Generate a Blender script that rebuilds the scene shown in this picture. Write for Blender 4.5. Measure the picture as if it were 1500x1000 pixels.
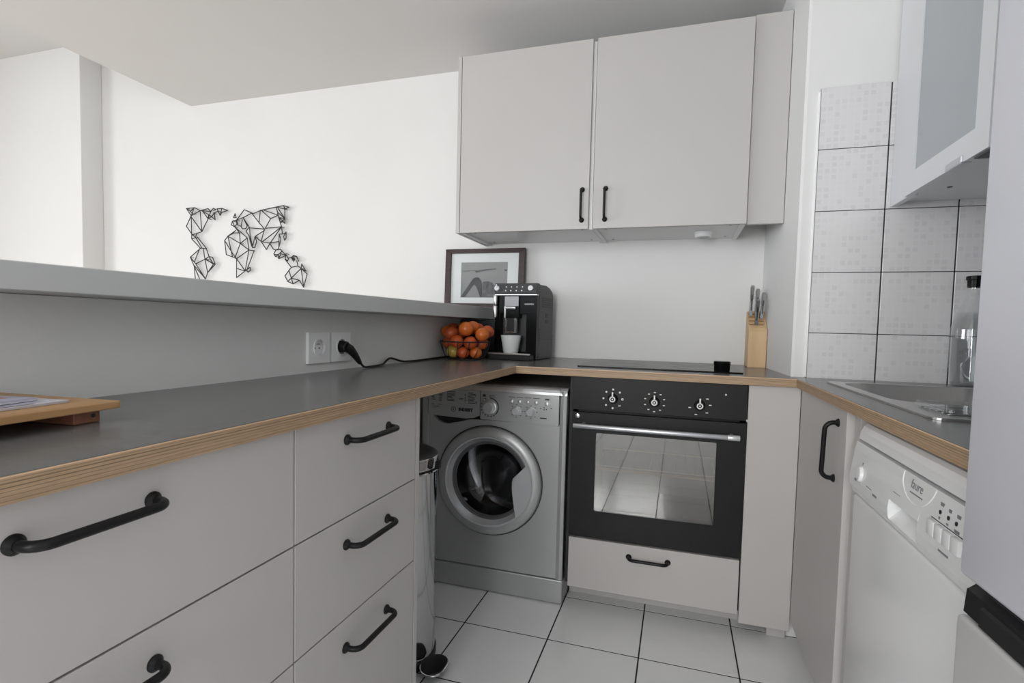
import bpy, bmesh, math, random
from mathutils import Vector, Matrix
random.seed(4)
SC = bpy.context.scene
COL = SC.collection
for o in list(bpy.data.objects):
    bpy.data.objects.remove(o)

# ------------------------------------------------------------------ camera
def make_camera():
    yaw, pit, rol = -0.3037, -0.0522, 0.0238
    f = Vector((math.sin(yaw) * math.cos(pit), math.cos(yaw) * math.cos(pit), math.sin(pit)))
    r = Vector((math.cos(yaw), -math.sin(yaw), 0))
    u = r.cross(f)
    r2 = r * math.cos(rol) + u * math.sin(rol)
    u2 = -r * math.sin(rol) + u * math.cos(rol)
    cd = bpy.data.cameras.new('camera')
    cam = bpy.data.objects.new('camera', cd)
    COL.objects.link(cam)
    m = Matrix((r2, u2, -f)).transposed().to_4x4()
    m.translation = Vector((0.5839, -1.9136, 1.0490))
    cam.matrix_world = m
    cd.sensor_width = 36.0
    cd.lens = 36.0 * 776.43 / 1500.0
    cd.shift_y = 18.96 / 1500.0
    cd.clip_start = 0.02
    SC.camera = cam
make_camera()

# ------------------------------------------------------------------ world, daylight, exposure
w = bpy.data.worlds.new('overcast_sky')
SC.world = w
w.use_nodes = True
bg = w.node_tree.nodes['Background']
bg.inputs[0].default_value = (0.86, 0.93, 1.0, 1)
bg.inputs[1].default_value = 1.0

def area(name, loc, direction, sx, sy, power, color):
    l = bpy.data.lights.new(name, 'AREA')
    l.shape = 'RECTANGLE'
    l.size, l.size_y = sx, sy
    l.energy = power
    l.color = color
    o = bpy.data.objects.new(name, l)
    COL.objects.link(o)
    o.location = loc
    o.rotation_euler = Vector(direction).to_track_quat('-Z', 'Y').to_euler()
    return o
area('daylight_rear_window', (-2.25, -4.32, 1.25), (0, 1, -0.6), 2.5, 2.1, 40, (0.92, 0.96, 1.0))
area('daylight_left_window', (-4.95, -2.3, 1.3), (1, -0.1, -0.3), 2.2, 2.1, 120, (0.93, 0.965, 1.0))
area('kitchen_front_fill', (-0.10, -4.32, 1.45), (0.12, 1, 0), 1.3, 1.4, 106, (1.0, 0.985, 0.97))  # unseen source, added to brighten the kitchen fronts
SC.view_settings.view_transform = 'Standard'
SC.view_settings.look = 'None'
SC.view_settings.gamma = 1.0
SC.view_settings.use_curve_mapping = False
SC.view_settings.exposure = -0.15

# ------------------------------------------------------------------ materials
def mat(name, col, rough=0.5, metal=0.0, var=0.04, scale=6.0, bump=0.0, bscale=60.0, coat=0.0, stretch=None, spec=None):
    m = bpy.data.materials.new(name)
    m.use_nodes = True
    nt = m.node_tree
    N, L = nt.nodes, nt.links
    b = N['Principled BSDF']
    tc = N.new('ShaderNodeTexCoord')
    src = tc.outputs['Object']
    if stretch:
        mp = N.new('ShaderNodeMapping')
        mp.inputs['Scale'].default_value = stretch
        L.new(src, mp.inputs[0])
        src = mp.outputs[0]
    nz = N.new('ShaderNodeTexNoise')
    nz.inputs['Scale'].default_value = scale
    nz.inputs['Detail'].default_value = 4
    L.new(src, nz.inputs['Vector'])
    cr = N.new('ShaderNodeValToRGB')
    cr.color_ramp.elements[0].position = 0.3
    cr.color_ramp.elements[1].position = 0.7
    cr.color_ramp.elements[0].color = tuple(c * (1 - var) for c in col) + (1,)
    cr.color_ramp.elements[1].color = tuple(min(1, c * (1 + var)) for c in col) + (1,)
    L.new(nz.outputs[0], cr.inputs[0])
    L.new(cr.outputs[0], b.inputs['Base Color'])
    b.inputs['Roughness'].default_value = rough
    b.inputs['Metallic'].default_value = metal
    if spec is not None:
        b.inputs['Specular IOR Level'].default_value = spec
    if coat:
        b.inputs['Coat Weight'].default_value = coat
        b.inputs['Coat Roughness'].default_value = 0.05
    if bump:
        n2 = N.new('ShaderNodeTexNoise')
        n2.inputs['Scale'].default_value = bscale
        n2.inputs['Detail'].default_value = 5
        L.new(src, n2.inputs['Vector'])
        bp = N.new('ShaderNodeBump')
        bp.inputs['Strength'].default_value = bump
        bp.inputs['Distance'].default_value = 0.002
        L.new(n2.outputs[0], bp.inputs['Height'])
        L.new(bp.outputs[0], b.inputs['Normal'])
    return m

def math_node(N, L, op, a, b=None):
    n = N.new('ShaderNodeMath')
    n.operation = op
    for i, v in enumerate((a, b)):
        if v is None:
            continue
        if isinstance(v, (int, float)):
            n.inputs[i].default_value = v
        else:
            L.new(v, n.inputs[i])
    return n.outputs[0]

def plywood():
    m = mat('plywood_edge', (0.40, 0.272, 0.168), 0.5, var=0.14, scale=14, stretch=(2, 2, 40))
    nt = m.node_tree
    N, L = nt.nodes, nt.links
    g = N.new('ShaderNodeNewGeometry')
    sp = N.new('ShaderNodeSeparateXYZ')
    L.new(g.outputs['Position'], sp.inputs[0])
    t = math_node(N, L, 'MULTIPLY', math_node(N, L, 'SUBTRACT', sp.outputs[2], 0.874), 1 / 0.028)
    cr = N.new('ShaderNodeValToRGB')
    cr.color_ramp.interpolation = 'LINEAR'
    els = cr.color_ramp.elements
    seq = [(0.0, 1.0), (0.09, 1.05), (0.115, 0.5), (0.14, 0.95), (0.26, 1.05), (0.285, 0.52), (0.31, 1.05), (0.41, 1.05), (0.435, 0.5), (0.46, 1.05),
           (0.54, 1.0), (0.57, 0.32), (0.60, 1.0), (0.68, 1.05), (0.715, 0.3), (0.75, 1.0), (0.81, 1.0), (0.83, 0.55), (0.855, 1.1), (0.895, 1.1), (0.91, 1.8), (1.0, 1.8)]
    els[0].position, els[0].color = 0, (1, 1, 1, 1)
    els[1].position, els[1].color = 1, (1.8,) * 3 + (1,)
    for p, v in seq[1:-1]:
        e = els.new(p)
        e.color = (v, v, v, 1)
    L.new(t, cr.inputs[0])
    mx = N.new('ShaderNodeMix')
    mx.data_type = 'RGBA'
    mx.blend_type = 'MULTIPLY'
    mx.inputs[0].default_value = 1
    b = N['Principled BSDF']
    old = b.inputs['Base Color'].links[0].from_socket
    L.new(old, mx.inputs[6])
    L.new(cr.outputs[0], mx.inputs[7])
    L.new(mx.outputs[2], b.inputs['Base Color'])
    return m

def wood(name, c1, c2, scale, rough=0.45, stretch=(1, 12, 12)):
    m = mat(name, c1, rough, var=0.05, scale=scale, stretch=stretch)
    cr = [n for n in m.node_tree.nodes if n.type == 'VALTORGB'][0]
    cr.color_ramp.elements[0].color = c1 + (1,)
    cr.color_ramp.elements[1].color = c2 + (1,)
    return m

def tile_print():
    # glazed wall tile with a faint printed mosaic of little squares
    m = mat('mosaic_print_tile', (0.74, 0.725, 0.735), 0.2, var=0.015, scale=5)
    nt = m.node_tree
    N, L = nt.nodes, nt.links
    g = N.new('ShaderNodeNewGeometry')
    sp = N.new('ShaderNodeSeparateXYZ')
    L.new(g.outputs['Position'], sp.inputs[0])
    u = math_node(N, L, 'MULTIPLY', math_node(N, L, 'SUBTRACT', sp.outputs[0], 0.9985), 1 / 0.0199)
    v = math_node(N, L, 'MULTIPLY', math_node(N, L, 'SUBTRACT', sp.outputs[2], 0.852), 1 / 0.02005)
    fu = math_node(N, L, 'FRACT', u)
    fv = math_node(N, L, 'FRACT', v)
    cb = N.new('ShaderNodeCombineXYZ')
    L.new(math_node(N, L, 'FLOOR', u), cb.inputs[0])
    L.new(math_node(N, L, 'FLOOR', v), cb.inputs[1])
    wn = N.new('ShaderNodeTexWhiteNoise')
    wn.noise_dimensions = '2D'
    L.new(cb.outputs[0], wn.inputs['Vector'])
    ins = None
    for f in (fu, fv):
        a = math_node(N, L, 'MULTIPLY', math_node(N, L, 'GREATER_THAN', f, 0.16), math_node(N, L, 'LESS_THAN', f, 0.84))
        ins = a if ins is None else math_node(N, L, 'MULTIPLY', ins, a)
    lev = N.new('ShaderNodeValToRGB')
    e = lev.color_ramp.elements
    e[0].position, e[0].color = 0.0, (0.02, 0.02, 0.02, 1)
    e[1].position, e[1].color = 1.0, (0.22, 0.22, 0.22, 1)
    x = e.new(0.62); x.color = (0.06, 0.06, 0.06, 1)
    x = e.new(0.70); x.color = (0.18, 0.18, 0.18, 1)
    L.new(wn.outputs[0], lev.inputs[0])
    fac = math_node(N, L, 'MULTIPLY', math_node(N, L, 'MULTIPLY', ins, lev.outputs[0]), 0.55)
    mx = N.new('ShaderNodeMix')
    mx.data_type = 'RGBA'
    L.new(fac, mx.inputs[0])
    b = N['Principled BSDF']
    L.new(b.inputs['Base Color'].links[0].from_socket, mx.inputs[6])
    mx.inputs[7].default_value = (0.22, 0.21, 0.22, 1)
    L.new(mx.outputs[2], b.inputs['Base Color'])
    return m

def glass(name, tint, reflect, rough=0.0, ior=1.45):
    # thin coated pane: part mirror, part see-through
    m = bpy.data.materials.new(name)
    m.use_nodes = True
    nt = m.node_tree
    N, L = nt.nodes, nt.links
    N.remove(N['Principled BSDF'])
    out = N['Material Output']
    tr = N.new('ShaderNodeBsdfTransparent')
    tr.inputs[0].default_value = tint + (1,)
    gl = N.new('ShaderNodeBsdfGlossy')
    gl.inputs['Roughness'].default_value = rough
    gl.inputs[0].default_value = (0.95, 0.95, 0.95, 1)
    lw = N.new('ShaderNodeFresnel')
    lw.inputs[0].default_value = 1.45
    lw.inputs[0].default_value = ior
    ge = N.new('ShaderNodeNewGeometry')
    ft = math_node(N, L, 'MULTIPLY', lw.outputs[0], math_node(N, L, 'SUBTRACT', 1.0, ge.outputs['Backfacing']))
    ad = math_node(N, L, 'ADD', ft, reflect)
    ad = math_node(N, L, 'MINIMUM', ad, 1.0)
    mx = N.new('ShaderNodeMixShader')
    L.new(ad, mx.inputs[0])
    L.new(tr.outputs[0], mx.inputs[1])
    L.new(gl.outputs[0], mx.inputs[2])
    L.new(mx.outputs[0], out.inputs[0])
    return m

def printed_photo():
    m = bpy.data.materials.new('black_and_white_print')
    m.use_nodes = True
    nt = m.node_tree
    N, L = nt.nodes, nt.links
    b = N['Principled BSDF']
    tc = N.new('ShaderNodeTexCoord')
    sp = N.new('ShaderNodeSeparateXYZ')
    L.new(tc.outputs['Generated'], sp.inputs[0])
    nz = N.new('ShaderNodeTexNoise')
    nz.inputs['Scale'].default_value = 4
    L.new(tc.outputs['Generated'], nz.inputs['Vector'])
    s = math_node(N, L, 'ADD', math_node(N, L, 'MULTIPLY', sp.outputs[2], 0.08), math_node(N, L, 'MULTIPLY', nz.outputs[0], 0.06))
    s = math_node(N, L, 'ADD', s, 0.19)
    cb = N.new('ShaderNodeCombineColor')
    for i in range(3):
        L.new(s, cb.inputs[i])
    L.new(cb.outputs[0], b.inputs['Base Color'])
    b.inputs['Roughness'].default_value = 0.3
    return m

def orange_skin(name, c1, c2):
    m = mat(name, c1, 0.38, var=0.1, scale=9, bump=0.25, bscale=220)
    cr = [n for n in m.node_tree.nodes if n.type == 'VALTORGB'][0]
    cr.color_ramp.elements[0].color = c1 + (1,)
    cr.color_ramp.elements[1].color = c2 + (1,)
    m.node_tree.nodes['Principled BSDF'].inputs['Subsurface Weight'].default_value = 0.0
    return m

M = {}
M['wall'] = mat('white_wall_paint', (0.775, 0.77, 0.76), 0.7, var=0.012, scale=2.5, bump=0.12, bscale=90)
M['wall_half'] = mat('half_wall_paint', (0.76, 0.76, 0.745), 0.7, var=0.02, scale=3, bump=0.2, bscale=50)
M['ceiling'] = mat('ceiling_paint', (0.74, 0.73, 0.725), 0.8, var=0.01, scale=2, bump=0.1, bscale=80)
M['front'] = mat('greige_cabinet_front', (0.52, 0.500, 0.487), 0.42, var=0.012, scale=3, spec=0.4)
M['carcass'] = mat('white_carcass_board', (0.80, 0.80, 0.80), 0.4, var=0.01, scale=4)
M['carcass_shaded'] = mat('shaded_carcass_board', (0.04, 0.04, 0.042), 0.7)  # white board coloured near-black so gaps between fronts read as shade
M['black_metal'] = mat('black_handle_metal', (0.008, 0.008, 0.009), 0.38, 0.0, var=0.1, scale=40, bump=0.05, bscale=300, spec=0.25)
M['laminate'] = mat('grey_worktop_laminate', (0.15, 0.148, 0.145), 0.24, var=0.05, scale=30, bump=0.05, bscale=500)
M['ply'] = plywood()
M['tile'] = mat('white_floor_tile', (0.84, 0.845, 0.85), 0.18, var=0.02, scale=4)
M['grout'] = mat('dark_grout', (0.022, 0.02, 0.02), 0.9, var=0.2, scale=50)
M['wtile'] = tile_print()
M['wgrout'] = mat('dark_wall_grout', (0.05, 0.048, 0.05), 0.9, var=0.2, scale=50)
M['white_plastic'] = mat('white_plastic', (0.88, 0.88, 0.89), 0.35, var=0.01)
M['white_enamel'] = mat('white_enamel', (0.80, 0.80, 0.805), 0.22, var=0.008)
M['silver'] = mat('silver_paint', (0.43, 0.435, 0.44), 0.34, 0.4, var=0.03, scale=5)
M['silver_light'] = mat('bright_silver_plastic', (0.66, 0.67, 0.69), 0.26, 0.5, var=0.02)
M['chrome'] = mat('chrome', (0.55, 0.55, 0.56), 0.08, 1.0, var=0.01)
M['steel'] = mat('brushed_steel', (0.56, 0.55, 0.54), 0.28, 1.0, var=0.04, scale=20, stretch=(40, 2, 2))
M['black_gloss'] = mat('black_gloss', (0.005, 0.005, 0.0055), 0.2, var=0.05, spec=0.12)
M['black_matt'] = mat('black_plastic', (0.010, 0.010, 0.011), 0.42, var=0.08, scale=30, spec=0.3)
M['oven_black'] = mat('oven_black', (0.013, 0.013, 0.0135), 0.4, var=0.05, scale=20, spec=0.22)
M['grey_plastic'] = mat('dark_grey_plastic', (0.050, 0.051, 0.054), 0.4, var=0.06, scale=30, spec=0.3)
M['print_white'] = mat('white_print', (0.78, 0.78, 0.76), 0.5, var=0.01)
M['print_black'] = mat('black_print', (0.02, 0.02, 0.022), 0.5, var=0.05)
M['print_grey'] = mat('grey_print', (0.22, 0.22, 0.23), 0.5, var=0.03)
M['oven_glass'] = glass('mirrored_oven_glass', (0.6, 0.58, 0.54), 0.12, 0.02)
M['door_glass'] = glass('washer_glass', (0.55, 0.57, 0.6), 0.05)
M['clear_glass'] = glass('clear_glass', (0.985, 0.995, 0.995), 0.05)
M['water'] = glass('water', (0.975, 0.99, 0.995), 0.03)
M['enamel_in'] = mat('oven_enamel', (0.30, 0.27, 0.23), 0.4)
M['brass'] = mat('rack_wire', (0.75, 0.58, 0.38), 0.35, 0.2)
M['frost'] = mat('frosted_glass', (0.40, 0.43, 0.46), 0.35, var=0.01, coat=0.25)
M['door_white'] = mat('white_lacquer', (0.72, 0.73, 0.75), 0.3, var=0.008)
M['alu'] = mat('brushed_aluminium', (0.62, 0.63, 0.66), 0.3, 0.8, var=0.03)
M['fridge'] = mat('pale_fridge_finish', (0.60, 0.60, 0.65), 0.32, 0.1, var=0.01, scale=3)
M['fridge_low'] = mat('lower_fridge_finish', (0.54, 0.53, 0.53), 0.34, 0.1, var=0.01, scale=3)
M['frame_wood'] = wood('dark_frame_wood', (0.020, 0.008, 0.008), (0.042, 0.016, 0.015), 8)
M['mount'] = mat('white_mount_card', (0.80, 0.83, 0.83), 0.6, var=0.01)
M['photo'] = printed_photo()
M['pic_dark'] = mat('print_dark_tone', (0.055, 0.055, 0.058), 0.4, var=0.3, scale=18)
M['pic_mid'] = mat('print_mid_tone', (0.10, 0.10, 0.105), 0.4, var=0.6, scale=40)
M['steel_dark'] = mat('dark_brushed_steel', (0.22, 0.22, 0.225), 0.36, 1.0, var=0.05, scale=20, stretch=(2, 2, 40))
M['pane'] = glass('picture_glass', (0.97, 0.97, 0.97), 0.0, ior=1.09)
M['bamboo'] = wood('bamboo_board', (0.42, 0.235, 0.10), (0.52, 0.31, 0.145), 3, stretch=(14, 1, 14))
M['foot_wood'] = wood('reddish_foot_wood', (0.22, 0.085, 0.05), (0.30, 0.12, 0.07), 6)
M['block_wood'] = wood('pale_block_wood', (0.56, 0.37, 0.19), (0.66, 0.47, 0.27), 3, stretch=(8, 8, 0.8))
M['orange'] = orange_skin('orange_peel', (0.50, 0.105, 0.014), (0.62, 0.16, 0.02))
M['orange_red'] = orange_skin('red_orange_peel', (0.40, 0.060, 0.014), (0.52, 0.105, 0.02))
M['lime'] = orange_skin('yellow_green_peel', (0.42, 0.30, 0.05), (0.52, 0.38, 0.08))
M['stem'] = mat('dried_stem', (0.10, 0.09, 0.03), 0.8)
M['wire'] = mat('black_wire', (0.012, 0.012, 0.013), 0.4)
M['bar_grey'] = mat('grey_bar_top', (0.55, 0.56, 0.56), 0.34, var=0.015, scale=4)
M['dark_box'] = mat('dark_blue_black_lacquer', (0.006, 0.008, 0.012), 0.35)
M['paper'] = mat('magazine_paper', (0.62, 0.61, 0.66), 0.5, var=0.03)
M['paper_pink'] = mat('magazine_pink', (0.42, 0.22, 0.23), 0.5, var=0.3, scale=12)
M['paper_dark'] = mat('magazine_dark', (0.12, 0.08, 0.09), 0.5, var=0.4, scale=20)
M['paper_blue'] = mat('magazine_blue', (0.42, 0.42, 0.52), 0.5, var=0.2, scale=15)
M['rubber'] = mat('grey_rubber', (0.10, 0.10, 0.105), 0.6)
M['drum'] = mat('drum_steel', (0.50, 0.49, 0.49), 0.18, 1.0, var=0.1, scale=15)
M['cup'] = mat('white_porcelain', (0.66, 0.67, 0.68), 0.3, var=0.01)
M['trim_white'] = mat('white_trim', (0.92, 0.92, 0.92), 0.4, var=0.005)
M['living_floor'] = wood('pale_floorboards', (0.36, 0.27, 0.19), (0.44, 0.34, 0.25), 4)

# ------------------------------------------------------------------ geometry helpers
class MB:
    def __init__(self):
        self.bm = bmesh.new()
    def box(self, x0, y0, z0, x1, y1, z1, bev=0.0, seg=2):
        b = self.bm
        x0, x1 = min(x0, x1), max(x0, x1); y0, y1 = min(y0, y1), max(y0, y1); z0, z1 = min(z0, z1), max(z0, z1)
        v = [b.verts.new((x, y, z)) for z in (z0, z1) for y in (y0, y1) for x in (x0, x1)]
        fs = [b.faces.new([v[i] for i in q]) for q in ((0, 2, 3, 1), (4, 5, 7, 6), (0, 1, 5, 4), (2, 6, 7, 3), (0, 4, 6, 2), (1, 3, 7, 5))]
        if bev > 0:
            es = list({e for f in fs for e in f.edges})
            bmesh.ops.bevel(b, geom=es, offset=bev, segments=seg, affect='EDGES', profile=0.5)
        return self
    @staticmethod
    def _p(axis, p, t):
        if axis == 'x': return (t, p[0], p[1])
        if axis == 'y': return (p[0], t, p[1])
        return (p[0], p[1], t)
    def prism(self, pts, axis, a, b, bev=0.0, seg=2):
        bm = self.bm
        A = [bm.verts.new(self._p(axis, p, a)) for p in pts]
        B = [bm.verts.new(self._p(axis, p, b)) for p in pts]
        n = len(pts)
        fs = [bm.faces.new(A), bm.faces.new(B[::-1])]
        for i in range(n):
            fs.append(bm.faces.new((A[i], B[i], B[(i + 1) % n], A[(i + 1) % n])))
        if bev > 0:
            es = list({e for f in fs[:2] for e in f.edges})
            bmesh.ops.bevel(bm, geom=es, offset=bev, segments=seg, affect='EDGES', profile=0.5)
        return self
    def plate(self, outer, holes, axis, a, b):
        bm = self.bm
        loops = []
        es = []
        for pts in [outer] + holes:
            vs = [bm.verts.new(self._p(axis, p, a)) for p in pts]
            loops.append(vs)
            for i in range(len(vs)):
                es.append(bm.edges.new((vs[i], vs[(i + 1) % len(vs)])))
        r = bmesh.ops.triangle_fill(bm, use_beauty=True, edges=es)
        fs = [g for g in r['geom'] if isinstance(g, bmesh.types.BMFace)]
        d = {}
        for vs, pts in zip(loops, [outer] + holes):
            for v, p in zip(vs, pts):
                d[v] = bm.verts.new(self._p(axis, p, b))
        for f in fs:
            bm.faces.new([d[v] for v in reversed(f.verts)])
        for vs in loops:
            n = len(vs)
            for i in range(n):
                bm.faces.new((vs[i], d[vs[i]], d[vs[(i + 1) % n]], vs[(i + 1) % n]))
        return self
    def ring(self, c, ax, r, n):
        ax = Vector(ax).normalized()
        t = Vector((0, 0, 1)) if abs(ax.z) < 0.9 else Vector((1, 0, 0))
        u = ax.cross(t).normalized(); v = ax.cross(u)
        return [self.bm.verts.new(Vector(c) + (u * math.cos(2 * math.pi * i / n) + v * math.sin(2 * math.pi * i / n)) * r) for i in range(n)]
    def lathe(self, prof, origin=(0, 0, 0), axis=(0, 0, 1), n=32):
        # prof: (radius, distance along the axis)
        bm = self.bm
        ax = Vector(axis).normalized(); o = Vector(origin)
        prev = None
        for r, t in prof:
            if r < 1e-6:
                cur = [bm.verts.new(o + ax * t)]
            else:
                cur = self.ring(o + ax * t, ax, r, n)
            if prev is not None:
                if len(prev) == 1 and len(cur) > 1:
                    for i in range(n): bm.faces.new((prev[0], cur[i], cur[(i + 1) % n]))
                elif len(cur) == 1 and len(prev) > 1:
                    for i in range(n): bm.faces.new((prev[i], cur[0], prev[(i + 1) % n]))
                elif len(cur) > 1:
                    for i in range(n): bm.faces.new((prev[i], cur[i], cur[(i + 1) % n], prev[(i + 1) % n]))
            prev = cur
        return self
    def cyl(self, p0, p1, r0, r1=None, n=24, bev=0.0):
        p0, p1 = Vector(p0), Vector(p1)
        r1 = r0 if r1 is None else r1
        Ln = (p1 - p0).length
        if bev:
            pr = [(0, 0), (r0 - bev, 0), (r0 - bev * 0.3, bev * 0.3), (r0, bev), (r1, Ln - bev), (r1 - bev * 0.3, Ln - bev * 0.3), (r1 - bev, Ln), (0, Ln)]
        else:
            pr = [(0, 0), (r0, 0), (r1, Ln), (0, Ln)]
        return self.lathe(pr, p0, p1 - p0, n)
    def sphere(self, c, r, n=20, m=12, sz=1.0):
        pr = [(r * math.sin(math.pi * i / m), -r * sz * math.cos(math.pi * i / m)) for i in range(m + 1)]
        pr[0] = (0, pr[0][1]); pr[-1] = (0, pr[-1][1])
        return self.lathe(pr, c, (0, 0, 1), n)
    def tube(self, pts, r, n=10, closed=False):
        bm = self.bm
        P = [Vector(p) for p in pts]
        k = len(P)
        T = []
        for i in range(k):
            if closed:
                d = P[(i + 1) % k] - P[i - 1]
            else:
                d = P[min(i + 1, k - 1)] - P[max(i - 1, 0)]
            T.append(d.normalized())
        t0 = T[0]
        nrm = t0.cross(Vector((0, 0, 1)))
        if nrm.length < 0.1: nrm = t0.cross(Vector((1, 0, 0)))
        nrm.normalize()
        rings = []
        for i in range(k):
            t = T[i]
            nrm = (nrm - t * nrm.dot(t)).normalized()
            bb = t.cross(nrm)
            rr = r[i] if isinstance(r, (list, tuple)) else r
            rings.append([bm.verts.new(P[i] + (nrm * math.cos(2 * math.pi * j / n) + bb * math.sin(2 * math.pi * j / n)) * rr) for j in range(n)])
        for i in range(k if closed else k - 1):
            a, b = rings[i], rings[(i + 1) % k]
            for j in range(n):
                bm.faces.new((a[j], b[j], b[(j + 1) % n], a[(j + 1) % n]))
        if not closed:
            bm.faces.new(rings[0]); bm.faces.new(rings[-1][::-1])
        return self
    def add_mesh(self, me, mtx):
        base = len(self.bm.verts)
        vs = [self.bm.verts.new(mtx @ v.co) for v in me.vertices]
        for p in me.polygons:
            try: self.bm.faces.new([vs[i] for i in p.vertices])
            except ValueError: pass
        return self
    def text(self, s, size, origin, right, up, depth=0.0004, align='CENTER', bold=0.0):
        cu = bpy.data.curves.new('lettering', 'FONT')
        cu.body = s; cu.size = size; cu.align_x = align; cu.align_y = 'CENTER'
        cu.extrude = depth; cu.resolution_u = 3; cu.offset = bold
        o = bpy.data.objects.new('lettering', cu)
        COL.objects.link(o)
        dg = bpy.context.evaluated_depsgraph_get()
        me = bpy.data.meshes.new_from_object(o.evaluated_get(dg))
        R, U = Vector(right).normalized(), Vector(up).normalized()
        m = Matrix((R, U, R.cross(U))).transposed().to_4x4()
        m.translation = Vector(origin)
        self.add_mesh(me, m)
        bpy.data.objects.remove(o); bpy.data.curves.remove(cu); bpy.data.meshes.remove(me)
        return self

WM = {}
def world_of(o):
    while o is not None:
        if o in WM: return WM[o]
        o = o.parent
    return Matrix()

def part(name, mb, m, parent=None, smooth=False, label=None, kind=None, local=False):
    bm = mb.bm
    bmesh.ops.recalc_face_normals(bm, faces=bm.faces)
    me = bpy.data.meshes.new(name)
    bm.to_mesh(me); bm.free()
    me.materials.append(M[m] if isinstance(m, str) else m)
    if smooth:
        for p in me.polygons: p.use_smooth = True
        me.set_sharp_from_angle(angle=math.radians(38))
    o = bpy.data.objects.new(name, me)
    COL.objects.link(o)
    if parent is not None:
        o.parent = parent
        if not local:
            me.transform(world_of(parent).inverted())
    if label: o['label'] = label
    if kind: o['kind'] = kind
    return o

def thing(name, label, cat, loc, rot=0.0, group=None):
    o = bpy.data.objects.new(name, None)
    o.empty_display_size = 0.05
    COL.objects.link(o)
    o.location = loc
    o.rotation_euler = (0, 0, rot)
    WM[o] = Matrix.Translation(Vector(loc)) @ Matrix.Rotation(rot, 4, 'Z')
    o['label'] = label; o['category'] = cat
    if group: o['group'] = group
    return o

def tag(o, label, cat, group=None):
    o['label'] = label; o['category'] = cat
    if group: o['group'] = group
    return o

def link_copy(src, parent, loc):
    c = src.copy()
    COL.objects.link(c)
    c.parent = parent
    c.location = loc
    return c

def struct(name, mb, m, parent=None, smooth=False):
    return part(name, mb, m, parent, smooth, kind='structure' if parent is None else None)

def rrect(x0, y0, x1, y1, r, n=6):
    out = []
    for cx, cy, a in ((x1 - r, y1 - r, 0), (x0 + r, y1 - r, 90), (x0 + r, y0 + r, 180), (x1 - r, y0 + r, 270)):
        for i in range(n + 1):
            t = math.radians(a + 90 * i / n)
            out.append((cx + r * math.cos(t), cy + r * math.sin(t)))
    return out

def circ(cx, cy, r, n=48):
    return [(cx + r * math.cos(2 * math.pi * i / n), cy + r * math.sin(2 * math.pi * i / n)) for i in range(n)]

def handle_mesh(a, b, out, stand=0.03, r=0.0058, bend=0.018):
    """black bow handle between two fixing points a, b; out = unit vector away from the front"""
    mb = MB()
    a, b, out = Vector(a), Vector(b), Vector(out)
    d = (b - a).normalized()
    pts = [a]
    for k in range(7):
        t = math.pi / 2 * k / 6
        pts.append(a + out * (stand - bend + bend * math.sin(t)) + d * (bend - bend * math.cos(t)))
    for k in range(7):
        t = math.pi / 2 * (6 - k) / 6
        pts.append(b + out * (stand - bend + bend * math.sin(t)) - d * (bend - bend * math.cos(t)))
    pts.append(b)
    mb.tube(pts, r, 12)
    for p in (a, b):
        mb.lathe([(0, -0.0005), (0.0105, -0.0005), (0.0105, 0.0025), (0.0085, 0.005), (0.0062, 0.0075), (0, 0.0075)], p, out, 20)
    return mb

# ================================================================== THE SETTING
H = 0.902                      # worktop height
fl = struct('floor', MB().box(-4.9, -4.3, -0.12, 1.7, 0.85, -0.0007), 'grout')
lf = part('floor_boards', MB().box(-4.85, -4.25, -0.0007, -0.62, 0.66, 0.0), 'living_floor', fl)
tile_mesh = None
for i in range(-2, 6):
    for j in range(-14, 2):
        x, y = -0.10 + 0.30 * i, 0.085 + 0.30 * j
        if x < -0.6 or x > 1.5 or y < -4.25:
            continue
        if tile_mesh is None:
            t0 = part('tile', MB().box(0.0024, 0.0026, -0.006, 0.2976, 0.2974, 0.0, 0.0004, 1), 'tile', fl)
            t0.location = (x, y, 0)
            tile_mesh = t0
        else:
            link_copy(tile_mesh, fl, (x, y, 0))

struct('wall_back', MB().box(-4.95, 0.675, 0, 1.7, 0.85, 2.85), 'wall')
struct('wall_alcove', MB().box(-4.9, 0.54, 0, -3.1, 0.675, 2.85, 0.004), 'wall')
struct('wall_right', MB().box(1.56, -4.2, 0, 1.7, 0.75, 2.85), 'wall')
wc = struct('wall_corner', MB().prism([(0.930, 0.675), (0.9535, 0.098), (0.9615, 0.090), (1.56, 0.090), (1.56, 0.675)], 'z', 0, 2.85), 'wall')
# tiled splashback: grout bed and single tiles
part('grout_bed', MB().box(0.999, 0.0865, 0.875, 1.56, 0.090, 1.852), 'wgrout', wc)
for i, (xa, xb) in enumerate(((0.9985, 1.1975), (1.1995, 1.3945), (1.3965, 1.559))):
    for j in range(5):
        za, zb = 0.852 + 0.2005 * j, 0.852 + 0.2005 * (j + 1)
        part('tile', MB().box(xa + 0.0012, 0.0825, max(za, 0.875) + 0.0012, xb - 0.0012, 0.0885, zb - 0.0012, 0.001, 1), 'wtile', wc)
struct('trim_1', MB().box(0.9925, 0.0805, 0.903, 0.9982, 0.0925, 1.842, 0.0015), 'trim_white')
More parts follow.
